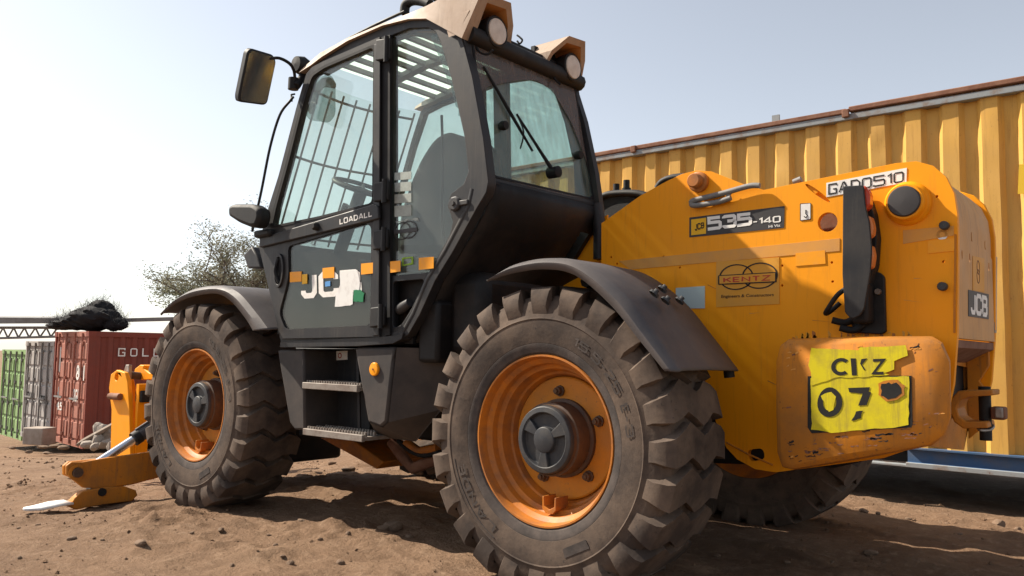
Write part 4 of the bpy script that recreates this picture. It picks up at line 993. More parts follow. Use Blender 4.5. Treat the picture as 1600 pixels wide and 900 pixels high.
# door
DOOR = [(-1.912,1.014),(-2.154,1.551),(-2.145,1.615),(-1.986,1.970),(-1.855,2.296),(-1.752,2.519),(-1.700,2.545),(-1.601,2.556),(-1.127,2.580),(-1.062,1.025)]
DW = round_poly([(-2.031,1.669),(-1.999,1.772),(-1.889,2.032),(-1.783,2.313),(-1.697,2.489),(-1.587,2.513),(-1.171,2.536),(-1.145,1.710),(-1.588,1.683)], .03)
DL = round_poly([(-1.871,1.538),(-1.197,1.609),(-1.150,1.588),(-1.133,1.083),(-1.866,1.065),(-1.934,1.160),(-1.880,1.293),(-1.854,1.372)], .035)
door = plate_y('door', DOOR, -1.100, -1.062, 'cab', TH, [DW, DL], .006)
plate_y('door_window', DW, -1.088, -1.083, 'glass', door); plate_y('lower_door_window', DL, -1.090, -1.085, 'glass_dark', door)
plate_y('window_seal', round_poly([(-2.056,1.656),(-2.025,1.774),(-1.914,2.035),(-1.807,2.317),(-1.716,2.504),(-1.594,2.529),(-1.156,2.550),(-1.130,1.695),(-1.587,1.669)], .03), -1.103, -1.0985, 'seal', door, [DW])
plate_y('door_bar', round_poly([(-2.131,1.547),(-2.141,1.605),(-1.122,1.699),(-1.082,1.685),(-1.074,1.618),(-1.109,1.615)], .01), -1.116, -1.097, 'cab', door, (), .006)
plate_y('lower_door_liner', [(-1.997,1.041),(-1.990,1.528),(-1.315,1.460),(-1.310,1.348),(-1.156,1.341),(-1.143,1.039)], -1.062, -1.045, 'cab_panel', door)
block_y('lettering', 'LOADALL', [(-1.386,1.616),(-1.126,1.635),(-1.127,1.664),(-1.388,1.647)], -1.1175, 'white', door, .22, .16)
lathe('bar_knob', [(.024, 0), (.022, -.02), (.014, -.03), (.0005, -.03)], 'black', door, ((-1.585,1.624)[0], -1.115, (-1.585,1.624)[1]), 12)
block_y('lettering', 'JCB', [(-1.739,1.235),(-1.215,1.240),(-1.236,1.375),(-1.748,1.378)], -1.0915, 'white', door, .26, .10)
plate_y('torn_paper', ragged([(-1.401,1.370),(-1.259,1.373),(-1.235,1.309),(-1.238,1.269),(-1.289,1.254),(-1.286,1.191),(-1.435,1.181),(-1.432,1.242),(-1.397,1.299)], .003, .02, 3), -1.0940, -1.0925, 'paper', door)
plate_y('green_scrap', ragged([(-1.282,1.264),(-1.226,1.265),(-1.194,1.247),(-1.202,1.205),(-1.279,1.204)], .003, .012, 5), -1.0960, -1.0945, 'green', door)
for k, q in enumerate(([(-1.847,1.332),(-1.738,1.331),(-1.742,1.388),(-1.851,1.390)], [(-1.548,1.340),(-1.448,1.339),(-1.451,1.397),(-1.551,1.396)], [(-1.214,1.343),(-1.114,1.345),(-1.116,1.400),(-1.217,1.400)], [(-1.033,1.342),(-0.933,1.346),(-0.935,1.400),(-1.035,1.400)], [(-0.801,1.346),(-0.700,1.349),(-0.701,1.404),(-0.803,1.405)])):
    y = (-1.0945, -1.0945, -1.1035, -1.0885, -1.0885)[k]
    plate_y('reflective_tape', q, y, y + .0025 if k != 2 else -1.0995, 'tape', door if k < 3 else fr)
plate_y('logo_patch', [(-1.730,1.316),(-1.683,1.318),(-1.686,1.371),(-1.733,1.370)], -1.0955, -1.0945, 'logo_yellow', door)
plate_y('blue_patch', [(-1.522,1.294),(-1.478,1.295),(-1.479,1.323),(-1.523,1.321)], -1.0955, -1.0945, 'blue', door)
c0 = (-1.942,1.402)
plate_y('handle_rim', circle(c0[0], c0[1], .048, 28, .098), -1.112, -1.098, 'cab', door, [circle(c0[0], c0[1], .034, 28, .080)], .004)
plate_y('handle_recess', circle(c0[0], c0[1], .040, 28, .088), -1.1035, -1.0995, 'seal', door)
tube('door_handle', smooth_path([(c0[0] - .012, -1.105, c0[1] + .07), (c0[0] - .02, -1.118, c0[1]), (c0[0] + .005, -1.105, c0[1] - .07)]), .010, 'black', door, 8)
# hinge post between door and quarter window
plate_y('door_seal', [(-1.133,2.580),(-1.058,2.579),(-0.996,1.034),(-1.068,1.022)], -1.090, -1.070, 'seal', TH)
plate_y('hinge_post', [(-1.161,2.546),(-1.115,2.548),(-1.061,1.031),(-1.110,1.028)], -1.106, -1.0985, 'cab', TH, (), .003)
hg = plate_y('hinge', [(-1.129,2.559),(-1.020,2.543),(-1.020,2.432),(-1.129,2.447)], -1.124, -1.105, 'black', TH, (), .006)
tube('hinge_pin', [(-1.039,-1.128,2.552), (-1.038,-1.128,2.418)], .013, 'black', hg, 10)
hg = plate_y('hinge', [(-1.112,1.807),(-1.005,1.803),(-1.005,1.706),(-1.113,1.708)], -1.124, -1.105, 'black', TH, (), .006)
tube('hinge_pin', [(-1.023,-1.128,1.812), (-1.023,-1.128,1.692)], .013, 'black', hg, 10)
hg = plate_y('hinge', [(-1.106,1.559),(-0.999,1.560),(-1.000,1.463),(-1.107,1.461)], -1.124, -1.105, 'black', TH, (), .006)
tube('hinge_pin', [(-1.018,-1.128,1.569), (-1.018,-1.128,1.450)], .013, 'black', hg, 10)
hg = plate_y('hinge', [(-1.114,1.169),(-1.008,1.176),(-1.009,1.078),(-1.115,1.069)], -1.124, -1.105, 'black', TH, (), .006)
tube('hinge_pin', [(-1.026,-1.128,1.185), (-1.025,-1.128,1.065)], .013, 'black', hg, 10)

# quarter window, lower quarter panel and filler
plate_y('quarter_window', H2[:-5] + [(-0.604,1.505),(-0.731,1.327),(-1.014,1.322)], C + .012, C + .017, 'glass', fr)
LQ = [(-1.024,1.329),(-0.722,1.333),(-0.747,1.288),(-0.862,1.131),(-0.951,1.044),(-1.012,1.034)]
RC = round_poly([(-0.999,1.299),(-0.774,1.302),(-0.790,1.243),(-0.868,1.152),(-0.930,1.081),(-0.990,1.069)], .02)
plate_y('quarter_panel', LQ, C + .004, C + .024, 'cab', TH, [RC], .003)
plate_y('filler_recess', [(-1.126,1.344),(-0.800,1.344),(-0.791,1.045),(-1.113,1.030)], C + .07, C + .08, 'cab_panel', TH)
tube('filler_cap', [(-0.997,-1.030,1.161), (-0.952,-1.050,1.169), (-0.902,-1.050,1.193)], [.026, .030, .022], 'hub', TH, 12)
# latch in the rear corner of the quarter window
LT = round_poly([(-0.465,1.690),(-0.515,1.732),(-0.597,1.699),(-0.625,1.641),(-0.593,1.568),(-0.567,1.544),(-0.472,1.637)], .02)
plate_y('latch_plate', LT, C + .005, C + .022, 'cab', TH, (), .003)
q = (-0.570,1.645); lathe('latch_knob', [(.036, .01), (.036, -.015), (.028, -.022), (.012, -.022), (.010, -.030), (.0005, -.030)], 'hub', TH, (q[0], C + .004, q[1]), 9)
box('latch_arm', (q[0] + .01, C - .012, q[1] - .012), (q[0] + .085, C + .002, q[1] + .012), 'hub', TH, .004)
# notices on the quarter window
plate_y('window_notice', [(-1.015,1.854),(-0.892,1.845),(-0.891,1.806),(-1.014,1.815)], C + .0095, C + .0115, 'notice', fr)
plate_y('window_notice', [(-1.013,1.802),(-0.890,1.793),(-0.889,1.748),(-1.011,1.755)], C + .0095, C + .0115, 'notice', fr)
plate_y('window_notice', [(-1.011,1.742),(-0.888,1.735),(-0.886,1.690),(-1.009,1.696)], C + .0095, C + .0115, 'notice', fr)
plate_y('window_notice', [(-1.009,1.683),(-0.886,1.677),(-0.884,1.622),(-1.006,1.627)], C + .0095, C + .0115, 'notice', fr)
plate_y('torn_strip', ragged([(-1.001,1.601),(-0.833,1.608),(-0.828,1.591),(-0.897,1.601),(-0.991,1.593)], .003, .012, 2), C + .0095, C + .0115, 'notice', fr)
for c1 in [(-0.949,1.551),(-0.902,1.553)]:
    plate_y('window_logo', circle(c1[0], c1[1], .062, 28, .045), C + .0095, C + .0115, 'decal_grey', fr, [circle(c1[0], c1[1], .056, 28, .039)])
plate_y('window_logo', [(-1.006,1.539),(-0.838,1.541),(-0.838,1.560),(-1.006,1.559)], C + .0085, C + .0115, 'decal_grey', fr)
plate_y('window_sticker', [(-0.940,1.374),(-0.861,1.379),(-0.863,1.417),(-0.941,1.416)], C + .0075, C + .0115, 'lime', fr, [[(-0.931,1.381),(-0.871,1.386),(-0.872,1.411),(-0.932,1.409)]])
# rear of the cab: sloping window frame above, closed panel below
YL, YR = C + .006, -.145
def rear_x(z): return -.405 - (z - 1.75) * .195
def rear_fn(y, z): return (rear_x(z), y, z)
RF = [(YL, 1.735), (YL, 2.47), (YL + .03, 2.50), (YR - .05, 2.50), (YR, 2.46), (YR, 1.755)]
RW = round_poly([(YL + .045, 1.765), (YL + .045, 2.465), (YR - .035, 2.46), (YR - .018, 1.785)], .05)
rfz = slab('rear_window_frame', RF, rear_fn, (-.045, 0, 0), 'cab', TH, [RW], .008)
slab('rear_window', RW, lambda y, z: (rear_x(z) - .006, y, z), (-.005, 0, 0), 'glass_dirty', rfz)
RWI = round_poly([(-1.076,2.154),(-0.934,2.235),(-0.707,2.328),(-0.551,2.374),(-0.407,2.354),(-0.277,2.211),(-0.203,2.043),(-0.095,1.795),(-0.386,1.771),(-0.813,1.764),(-0.991,1.774)], .035)
slab('window_grime', RW, lambda y, z: (rear_x(z) + .0015, y, z), (-.003, 0, 0), 'glass_grime', rfz, [RWI])
slab('window_seal', RW, lambda y, z: (rear_x(z) + .004, y, z), (-.006, 0, 0), 'seal', rfz, [[(y * .97 + (YL + YR) / 2 * .03, z * .97 + 2.115 * .03) for y, z in RW]])
# wiper
w0 = Vector((rear_x(1.86) + .04, *(-0.566,1.864))); w1 = Vector((rear_x(2.15) + .03, *(-0.785,2.124))); w2 = Vector((rear_x(2.4) + .02, *(-0.968,2.324))); w3 = Vector((rear_x(2.0) + .02, *(-0.681,1.957)))
wp = tube('wiper_arm', [w0, w0.lerp(w1, .4), w1], [.011, .008, .006], 'seal', rfz, 8)
tube('wiper_blade', [w2, w2.lerp(w3, .5), w3], [.006, .009, .006], 'seal', rfz, 8)
tube('wiper_hose', smooth_path([w1, w1.lerp(w3, .5) + Vector((.01, -.02, 0)), Vector((rear_x(2.02) + .02, *(-0.771,1.952)))]), .004, 'seal', rfz, 6)
lathe('wiper_motor', [(.03, .03), (.03, -.03), (.02, -.035), (.0005, -.035)], 'seal', rfz, w0, 12, rot=(0, 0, math.radians(90)))
for px in ((-0.888,2.042), (-0.275,2.017)):
    lathe('window_knob', [(.018, .02), (.024, 0), (.02, -.02), (.0005, -.02)], 'seal', rfz, (rear_x(px[1]) + .012, px[0], px[1]), 12, rot=(0, 0, math.radians(90)))
# closed rear panel: follows the side outline, dished below the window
prof = [(rear_x(1.745), 1.745), (-.400, 1.70), (-.44, 1.60), (-.52, 1.50), (-.70, 1.30), (-.82, 1.10), (-.88, 1.00)]
V, Fq = [], []
ys = [YL + .055, -.95, -.75, -.5, -.3, YR]
for y in ys:
    cut = 0 if y < -.5 else 3 if y < -.25 else 4
    for i, (x, z) in enumerate(prof):
        t = (y - ys[0]) / (ys[-1] - ys[0]); V.append((x + .05 * math.sin(math.pi * min(1, t * 1.0)) * (1 if 1 < i else .3), y, z))
m_ = len(prof)
for i in range(len(ys) - 1):
    for k in range(m_ - 1):
        if ys[i] >= -.31 and k >= 2: continue
        Fq.append((i * m_ + k, (i + 1) * m_ + k, (i + 1) * m_ + k + 1, i * m_ + k + 1))
rpn = obj('cab_rear_panel', V, Fq, 'cab_panel', TH, 40, fix=False)
s_ = rpn.modifiers.new('thickness', 'SOLIDIFY'); s_.thickness = .02; s_.offset = 0
tube('rear_corner_post', [(rear_x(1.76) + .01, YR - .02, 1.76), (-.37, YR - .03, 1.62), (-.37, YR - .03, 1.46)], .035, 'cab', TH, 8)
slab('panel_trim', [(YL + .05, 1.742), (YR, 1.762), (YR, 1.752), (YL + .05, 1.730)], lambda y, z: (rear_x(z) + .012, y, z), (-.03, 0, 0), 'seal', TH)
tube('cab_rear_edge', [(x, C + .02, z) for x, z in [(-0.468,1.706),(-0.490,1.627),(-0.634,1.431),(-0.751,1.299),(-0.843,1.137),(-0.918,1.041),(-0.996,1.009)]], .024, 'cab', TH, 10)
box('mud_board', (-.86, -1.03, .90), (-.72, -.38, 1.20), 'cab_panel', TH, .02)
box('rear_underseal', (-.75, -.95, .92), (-.50, -.36, 1.34), 'cab_panel', TH, .06)
# far side, front screen, floor, roof lining
FS = [(-1.918,0.964),(-2.195,1.559),(-2.188,1.612),(-2.102,1.811),(-1.993,2.026),(-1.873,2.340),(-1.792,2.520),(-1.739,2.561),(-1.640,2.591),(-1.405,2.624),(-1.117,2.637),(-0.921,2.621),(-0.791,2.591),(-0.691,2.549),(-0.611,2.497),(-0.550,2.435),(-0.479,2.237),(-0.403,1.935),(-0.367,1.729),(-0.378,1.680),(-0.435,1.612),(-0.584,1.419),(-0.695,1.292),(-0.795,1.132),(-0.873,1.034)]
FH1 = [(-2.075,1.706),(-1.983,1.972),(-1.858,2.292),(-1.754,2.509),(-1.620,2.535),(-1.155,2.574),(-1.116,1.666)]
FH2 = [(-1.055,2.574),(-0.789,2.552),(-0.730,2.514),(-0.697,2.458),(-0.613,2.249),(-0.547,2.004),(-0.531,1.728),(-0.662,1.620),(-1.018,1.650)]
far = plate_y('cab_far_frame', FS, YR - .03, YR + .01, 'cab', TH, [FH1, FH2], 0)
plate_y('far_window', FH1, YR - .012, YR - .008, 'glass', far); plate_y('far_window', FH2, YR - .012, YR - .008, 'glass', far)
A0, A1 = SIDE[2], SIDE[6]
def scr(y, t):
    b = .10 * math.sin(math.pi * (y - YL) / (YR - YL))
    return (A0[0] + (A1[0] - A0[0]) * t - b + .02, y, A0[1] + (A1[1] - A0[1]) * t)
ys = [YL + .05 + (YR - YL - .08) * k / 8 for k in range(9)]
obj('front_screen', [scr(y, t) for y in ys for t in (0, 1)], [(2 * i, 2 * i + 2, 2 * i + 3, 2 * i + 1) for i in range(8)], 'glass', TH, 40, fix=False)
obj('front_bulkhead', [p for y in ys for p in (scr(y, 0), (SIDE[0][0] + .02, y, SIDE[0][1]))], [(2 * i, 2 * i + 2, 2 * i + 3, 2 * i + 1) for i in range(8)], 'cab', TH, 40, fix=False)
gd = tag(empty('screen_guard', (0, 0, 0), TH))
for k in range(9):
    y = YL + .06 + (YR - YL - .1) * k / 8; a, b = Vector(scr(y, .02)), Vector(scr(y, 1.0)); off = Vector((-.05, 0, .0))
    tube('guard_bar', [a + off, b + off], .007, 'fender', gd, 6)
for t in (.06, .55, .96): tube('guard_rail', [Vector(scr(y, t)) + Vector((-.06, 0, 0)) for y in ys], .008, 'fender', gd, 6)
plate_z('cab_floor', [(-1.95, YL + .05), (-.9, YL + .05), (-.9, YR), (-1.95, YR)], .99, 1.03, 'black', TH)
# roof: lining with guard bars over a glazed front half, moulded cap above
RT = [(-1.792,2.520),(-1.739,2.561),(-1.640,2.591),(-1.405,2.624),(-1.117,2.637),(-0.921,2.621),(-0.791,2.591),(-0.718,2.553),(-0.672,2.493),(-0.658,2.464)]
rx0, rx1 = RT[1][0], RT[-1][0]
def roof_z(x): return float(np.interp(x, [p[0] for p in RT], [p[1] for p in RT]))
gb = tag(empty('roof_guard', (0, 0, 0), TH))
for k in range(9):
    x = -1.62 + k * .105
    o = box('guard_bar', (x, YL + .06, roof_z(x) - .03), (x + .026, YR - .05, roof_z(x) - .005), 'interior', gb, 0)
for y in (YL + .05, (YL + YR) / 2 - .02, YR - .09):
    obj('guard_rail', [(x, y + dy, roof_z(x) - .035 + dz) for x in (-1.72, -1.3, -1.0, -.68) for dy in (0, .05) for dz in (0, .03)],
        [f for i in range(3) for f in ((4 * i, 4 * i + 4, 4 * i + 5, 4 * i + 1), (4 * i + 2, 4 * i + 3, 4 * i + 7, 4 * i + 6), (4 * i, 4 * i + 2, 4 * i + 6, 4 * i + 4), (4 * i + 1, 4 * i + 5, 4 * i + 7, 4 * i + 3))], 'interior', gb, 0)
xs = [-.86, -.78, -.70, -.62]
obj('roof_lining', [(x, y, roof_z(x) - .03) for x in xs for y in (YL + .05, YR)], [(2 * i, 2 * i + 1, 2 * i + 3, 2 * i + 2) for i in range(3)], 'interior', TH, 0, fix=False)
xs = [-1.70, -1.5, -1.2, -.95]
obj('roof_glass', [(x, y, roof_z(x) + .012) for x in xs for y in (YL + .05, YR)], [(2 * i, 2 * i + 1, 2 * i + 3, 2 * i + 2) for i in range(3)], 'roof_glass', TH, 0, fix=False)
# cream cap: side strip along the near edge, rear half closed
CAPT = [(-1.823,2.562),(-1.646,2.619),(-1.393,2.646),(-1.106,2.655),(-0.912,2.656),(-0.796,2.661),(-0.685,2.673),(-0.556,2.681),(-0.423,2.631)]
CAPB = [(-1.821,2.539),(-1.714,2.557),(-1.615,2.583),(-1.392,2.621),(-1.105,2.635),(-0.910,2.619),(-0.780,2.588),(-0.680,2.524),(-0.532,2.428)]
for nm, ya, yb in (('roof_cap', C - .022, C + .05), ('roof_cap', YR - .06, YR + .03)):
    if ya > -.5: CAPT, CAPB = CAPT[:7], CAPB[:7]
    V = [(x, y, z) for (x, z), (x2, z2) in zip(CAPT, CAPB) for x, z, y in ((x, z, ya + .015), (x, z, yb), (x2, z2, ya), (x2, z2, yb))]
    Fq = []
    for i in range(len(CAPT) - 1):
        a, b = 4 * i, 4 * i + 4
        Fq += [(a, b, b + 1, a + 1), (a, a + 2, b + 2, b), (a + 1, b + 1, b + 3, a + 3), (a + 2, a + 3, b + 3, b + 2)]
    Fq += [(0, 1, 3, 2), (4 * len(CAPT) - 4, 4 * len(CAPT) - 2, 4 * len(CAPT) - 1, 4 * len(CAPT) - 3)]
    obj(nm, V, Fq, 'roof', TH, 40, 0)
ct = CAPT[4:]
plate_y('roof_cap', [(-1.0, 2.63), (-.80, 2.585), (-.60, 2.515), (-.60, 2.485), (-.80, 2.54), (-1.0, 2.60)], C + .05, YR - .06, 'roof', TH, (), .01)
# work light pods: hoods open to the rear, lined in orange
def pod(y0, y1, zb, name):
    w = y1 - y0
    outer = [(y0, zb), (y0 + .005, zb + .10), (y0 + w * .22, zb + .185), (y0 + w * .62, zb + .195), (y1 - .055, zb + .12), (y1, zb + .03), (y1 - .03, zb - .03)]
    t = .028
    inner = [(y0 + t, zb + .01), (y0 + t + .005, zb + .088), (y0 + w * .22 + .012, zb + .185 - t), (y0 + w * .60, zb + .195 - t), (y1 - .055 - t, zb + .11), (y1 - t * 1.3, zb + .03), (y1 - .03 - t * .6, zb - .02)]
    V, Fq = [], []; n = len(outer)
    for (a, b) in outer: V.append((-.66 if b > zb else -.62, a, b))
    def rear(b): return -.565 + (b - zb) * .72
    for (a, b) in outer: V.append((rear(b), a, b))
    for (a, b) in inner: V.append((rear(b) - .004, a, b))
    for (a, b) in inner: V.append((-.64, a, b))
    for i in range(n - 1):
        for k in range(2): Fq.append((k * n + i, k * n + i + 1, (k + 1) * n + i + 1, (k + 1) * n + i))
    hood = obj(name, V[:3 * n], Fq, 'roof', TH, 25, fix=True)
    obj('pod_lining', V[2 * n:], [(i, i + 1, n + i + 1, n + i) for i in range(n - 1)], 'roof_in', hood, 25)
    yc, zc = (y0 + y1) / 2 + .0, zb + .075
    box('pod_back', (-.655, y0 + t, zb - .02), (-.63, y1 - t, zb + .165), 'black', hood, 0)
    l = lathe('work_light', [(.0005, .12), (.06, .12), (.075, .06), (.078, 0), (.072, -.004), (.064, 0)], 'black', hood, (-.49, yc + .02, zc - .015), 28, rot=(0, 0, math.radians(90)))
    lathe('lamp_lens', [(.066, .004), (.062, -.006), (.03, -.012), (.0005, -.013)], 'lamp', l, (0, 0, 0), 28)
    return hood
pod(C - .02, C + .345, 2.455, 'light_pod'); pod(YR - .315, YR + .03, 2.455, 'light_pod')
box('sun_gap_filler', (-.640, C + .012, 2.43), (-.552, YR, 2.545), 'black', TH, .01)  # box added to stop sun strips passing between rear window and roof
tube('rear_visor_bar', [(-.535, C + .02, 2.465), (-.535, YR, 2.465)], .045, 'black', TH, 10)
tube('visor_eye', smooth_path([(-0.487,-0.750,2.542), (-0.470,-0.750,2.528), (-0.453,-0.750,2.508), (-0.469,-0.750,2.495), (-0.486,-0.750,2.512)]), .005, 'black', TH, 6)
for p in ([(-0.542,-1.000,2.429), (-0.507,-1.000,2.384), (-0.457,-1.000,2.363), (-0.425,-1.000,2.377)], [(-0.535,-0.400,2.462), (-0.509,-0.400,2.411), (-0.474,-0.400,2.380)]):
    tube('wiring', smooth_path(p), .006, 'black', TH, 6)
# beacon base and hose on the roof
tube('roof_hose', smooth_path([(-1.106,-0.950,2.747), (-1.098,-0.950,2.794), (-1.044,-0.950,2.804), (-0.970,-0.950,2.780), (-0.911,-0.950,2.747)]), .026, 'black', TH, 10)
lathe('beacon_base', [(.05, .0), (.05, .03), (.035, .05), (.0005, .05)], 'black', TH, (-0.878,-0.900,2.783), 16, rot=(math.radians(90), 0, 0))
tube('aerial_cable', smooth_path([(-1.889,-1.000,2.601), (-1.651,-1.000,2.673), (-1.317,-1.000,2.713), (-1.051,-1.000,2.729)]), .008, 'black', TH, 6)
# cab inside: seat, console, steering wheel, visor
st = plate_y('seat_back', round_poly([(-1.298,1.493),(-1.289,1.694),(-1.221,1.852),(-1.134,1.994),(-1.028,2.098),(-0.917,2.127),(-0.835,2.016),(-0.808,1.462)], .06), -.80, -.42, 'seat', TH, (), .05)
box('seat_base', (-1.35, -.85, 1.18), (-.80, -.38, 1.42), 'seat', TH, .05)
box('seat_plinth', (-1.25, -.80, 1.03), (-.85, -.42, 1.18), 'black', TH, .02)
plate_y('seat_side_console', [(-1.3, 1.1), (-1.3, 1.50), (-.85, 1.55), (-.62, 1.70), (-.55, 1.60), (-.8, 1.1)], -.36, -.20, 'interior', TH, (), .02)
sw = Vector((-1.842,-0.600,1.951))
ringp = [sw + Vector((math.cos(a) * .16, math.sin(a) * .18, -math.cos(a) * .07)) for a in [2 * math.pi * k / 28 for k in range(29)]]
stw = tube('steering_wheel', ringp, .014, 'black', TH, 8)
for k in (0, 1, 2): tube('spoke', [sw + Vector((0, 0, -.01)), ringp[int(28 * k / 3 + 2)]], .012, 'black', stw, 6)
tube('steering_column', [sw, sw + Vector((-.22, 0, -.42))], .04, 'black', TH, 10)
box('dashboard', (-2.02, YL + .12, 1.08), (-1.72, YR - .08, 1.50), 'black', TH, .05)
tube('gear_lever', [(-2.087,-0.550,1.840), (-2.057,-0.550,1.878)], [.02, .024], 'black', TH, 8)
plate_y('sun_visor', round_poly([(-1.997,2.395),(-1.951,2.484),(-1.830,2.556),(-1.733,2.551),(-1.683,2.495),(-1.673,2.297),(-1.730,2.262),(-1.916,2.310)], .03), -.953, -.948, M['glass_dark'], TH)
plate_y('sun_visor', round_poly([(-1.972,2.410),(-1.914,2.504),(-1.818,2.550),(-1.738,2.537),(-1.688,2.489),(-1.693,2.459),(-1.796,2.492),(-1.874,2.449),(-1.918,2.341)], .02), -.945, -.938, 'visor', TH)
tube('visor_hook', [(-1.889,-0.960,2.411), (-1.839,-0.960,2.394), (-1.830,-0.960,2.453)], .004, 'black', TH, 6)
plate_y('sunblind_lace', ragged([(-0.801,2.522),(-0.756,2.524),(-0.698,2.387),(-0.642,2.248),(-0.578,2.078),(-0.542,2.010),(-0.595,2.088),(-0.668,2.253),(-0.715,2.359),(-0.781,2.471)], .008, .02, 3), -1.045, -1.043, M['glass_dark'], TH)
tube('seat_belt', smooth_path([(-0.778,-0.980,2.131), (-0.791,-0.950,1.879), (-0.824,-0.920,1.660), (-0.800,-0.920,1.479)]), .007, 'black', TH, 6)

# ------------------------------------------------------------------ mirrors
def mirror(cen, w, h, n, name, d=.05):
    """rounded mirror: housing with the glass set in its rear face; n is the way the glass looks"""
    n = Vector(n).normalized(); up = Vector((0, 0, 1)); r = up.cross(n).normalized(); u = n.cross(r).normalized(); cen = Vector(cen)
    out = round_poly([(-w * .44, -h * .5), (w * .5, -h * .44), (w * .5, h * .40), (w * .36, h * .5), (-w * .40, h * .5), (-w * .5, h * .42), (-w * .5, -h * .4)], .03, 4)
    fn = lambda a, b: cen + r * a + u * b
    o = slab(name, out, fn, -n * d, 'black', TH, (), .012)
    slab('mirror_glass', [(a * .90, b * .93) for a, b in out], lambda a, b: cen + n * .0015 + r * a + u * b, -n * .001, 'mirror', o)
    return o
mc = Vector((-1.829,-1.360,2.433))
mh = mirror(mc, .175, .295, (.93, -.06, -.33), 'upper_mirror', .06)
tube('mirror_arm', smooth_path([(-1.794,-1.320,2.549), (-1.756,-1.280,2.556), (-1.776,-1.200,2.554), (-1.818,-1.140,2.539), (-1.831,-1.120,2.488)]), .009, 'black', mh, 8)
tube('arm_clamp', [(-1.845,-1.120,2.505), (-1.847,-1.120,2.438)], .030, 'black', mh, 10)
lathe('front_lamp', [(.0005, .05), (.04, .045), (.055, .0), (.045, -.045), (.0005, -.05)], 'black', TH, (-1.855,-1.060,2.596), 16)
tube('lamp_bracket', [(-1.817,-1.120,2.451), (-1.839,-1.060,2.536)], .022, 'black', TH, 8)
lo_ = plate_y('lower_mirror', round_poly([(-2.325,1.794),(-2.284,1.809),(-2.066,1.786),(-1.999,1.753),(-1.989,1.700),(-2.024,1.648),(-2.076,1.649),(-2.213,1.691),(-2.321,1.739)], .03), -1.22, -1.13, 'black', TH, (), .025)
plate_y('mirror_glass', [(-2.192,1.784),(-2.123,1.762),(-2.131,1.679),(-2.199,1.693)], -1.129, -1.127, 'mirror', lo_)
box('mirror_foot', (-2.168,-1.140,1.604), tuple(Vector((-2.168,-1.140,1.604)) + Vector((.16, .08, .045))), 'black', TH, .015)
tube('grab_handle', smooth_path([(-1.844,-1.120,2.393), (-1.830,-1.150,2.360), (-1.895,-1.170,2.285), (-1.964,-1.180,2.108), (-2.037,-1.180,1.856), (-2.129,-1.170,1.635)]), .0075, 'black', TH, 8)
tube('handle_clip', [(-1.841,-1.130,2.367), (-1.864,-1.120,2.412), (-1.856,-1.100,2.419)], .006, 'black', TH, 6)
plate_y('wing_panel', [(-2.412,1.527),(-2.324,1.577),(-2.265,1.518),(-2.205,1.436),(-2.356,1.444)], -1.05, -.75, 'cab', TH, (), .01)

# ------------------------------------------------------------------ steps below the door
lp = plate_y('step_side_panel', [(-1.997,0.949),(-1.746,0.958),(-1.709,0.514),(-1.803,0.507),(-1.854,0.546)], -1.06, -.80, 'dark_plastic', TH, (), .012)
SR = [(-1.287,0.969),(-0.976,0.975),(-1.022,0.601),(-1.064,0.573),(-1.163,0.591)]
BR = [(-1.396,0.976),(-1.007,0.982),(-0.742,0.968),(-0.638,0.939),(-0.733,0.676),(-0.906,0.510),(-1.154,0.503),(-1.272,0.553)]
rb = plate_y('side_box', SR, -1.075, -.62, 'dark_plastic', TH, (), .015)
V = [(x, -1.075, z) for x, z in [(-0.959,0.971),(-1.005,0.603),(-1.047,0.575),(-1.145,0.593)]] + [(x, -.90, z) for x, z in [(-0.707,0.970),(-0.813,0.668),(-0.991,0.497),(-1.287,0.500)]]
obj('side_box_flank', V, [(0, 1, 5, 4), (1, 2, 6, 5), (2, 3, 7, 6), (0, 4, 7, 3)], 'dark_plastic', TH, 20, 0)
V = [(x, -.905, z) for x, z in [(-1.249,0.965),(-0.703,0.970),(-0.808,0.669),(-0.986,0.498),(-1.281,0.501)]]
obj('side_box_back', V, [(0, 1, 2, 3, 4)], 'dark_plastic', TH, 0, 0)
c1 = (-1.117,0.861)
lathe('amber_reflector', [(.034, .004), (.034, -.008), (.030, -.012), (.006, -.014), (.0005, -.014)], 'amber', rb, (c1[0], -1.076, c1[1]), 24)
lathe('reflector_screw', [(.005, -.012), (.005, -.017), (.0005, -.017)], 'rust', rb, (c1[0], -1.076, c1[1]), 8)
plate_y('step_back_panel', [(-2.107,0.958),(-1.481,0.964),(-1.434,0.508),(-2.077,0.442)], -.83, -.80, 'cab', TH)
plate_y('warning_label', [(-1.752,0.895),(-1.642,0.901),(-1.645,0.951),(-1.755,0.947)], -.834, -.8315, 'white', TH)
cc = (-1.710,0.923); plate_y('warning_mark', circle(cc[0], cc[1], .016, 18), -.8355, -.8342, 'red', TH, [circle(cc[0], cc[1], .011, 18)])
def tread(p0, p1, name='step_tread'):
    (x0, z0), (x1, z1) = p0, p1
    o = box(name, (x0, -1.09, z0 - .035), (x1, -1.068, z0), 'step', TH, .003)
    n = 22; pts = []
    bs = [((x0, -1.068, z0 - .03), (x1, -.84, z0 - .012))]
    v, f = boxes_mesh(bs); obj('tread_plate', v, f, 'step', o, 0)
    V, Fq = [], []
    for k in range(n):
        a = x0 + (x1 - x0) * k / n; b = a + (x1 - x0) / n * .55
        for yy in (-1.06, -1.0, -.94): 
            v2, f2 = boxes_mesh([((a, yy, z0 - .012), (b, yy + .012, z0 + .010))]); k0 = len(V); V += v2; Fq += [tuple(i + k0 for i in q) for q in f2]
    g_ = obj('grip_teeth', V, Fq, 'step', o, 0); g_['kind'] = 'stuff'
    return o
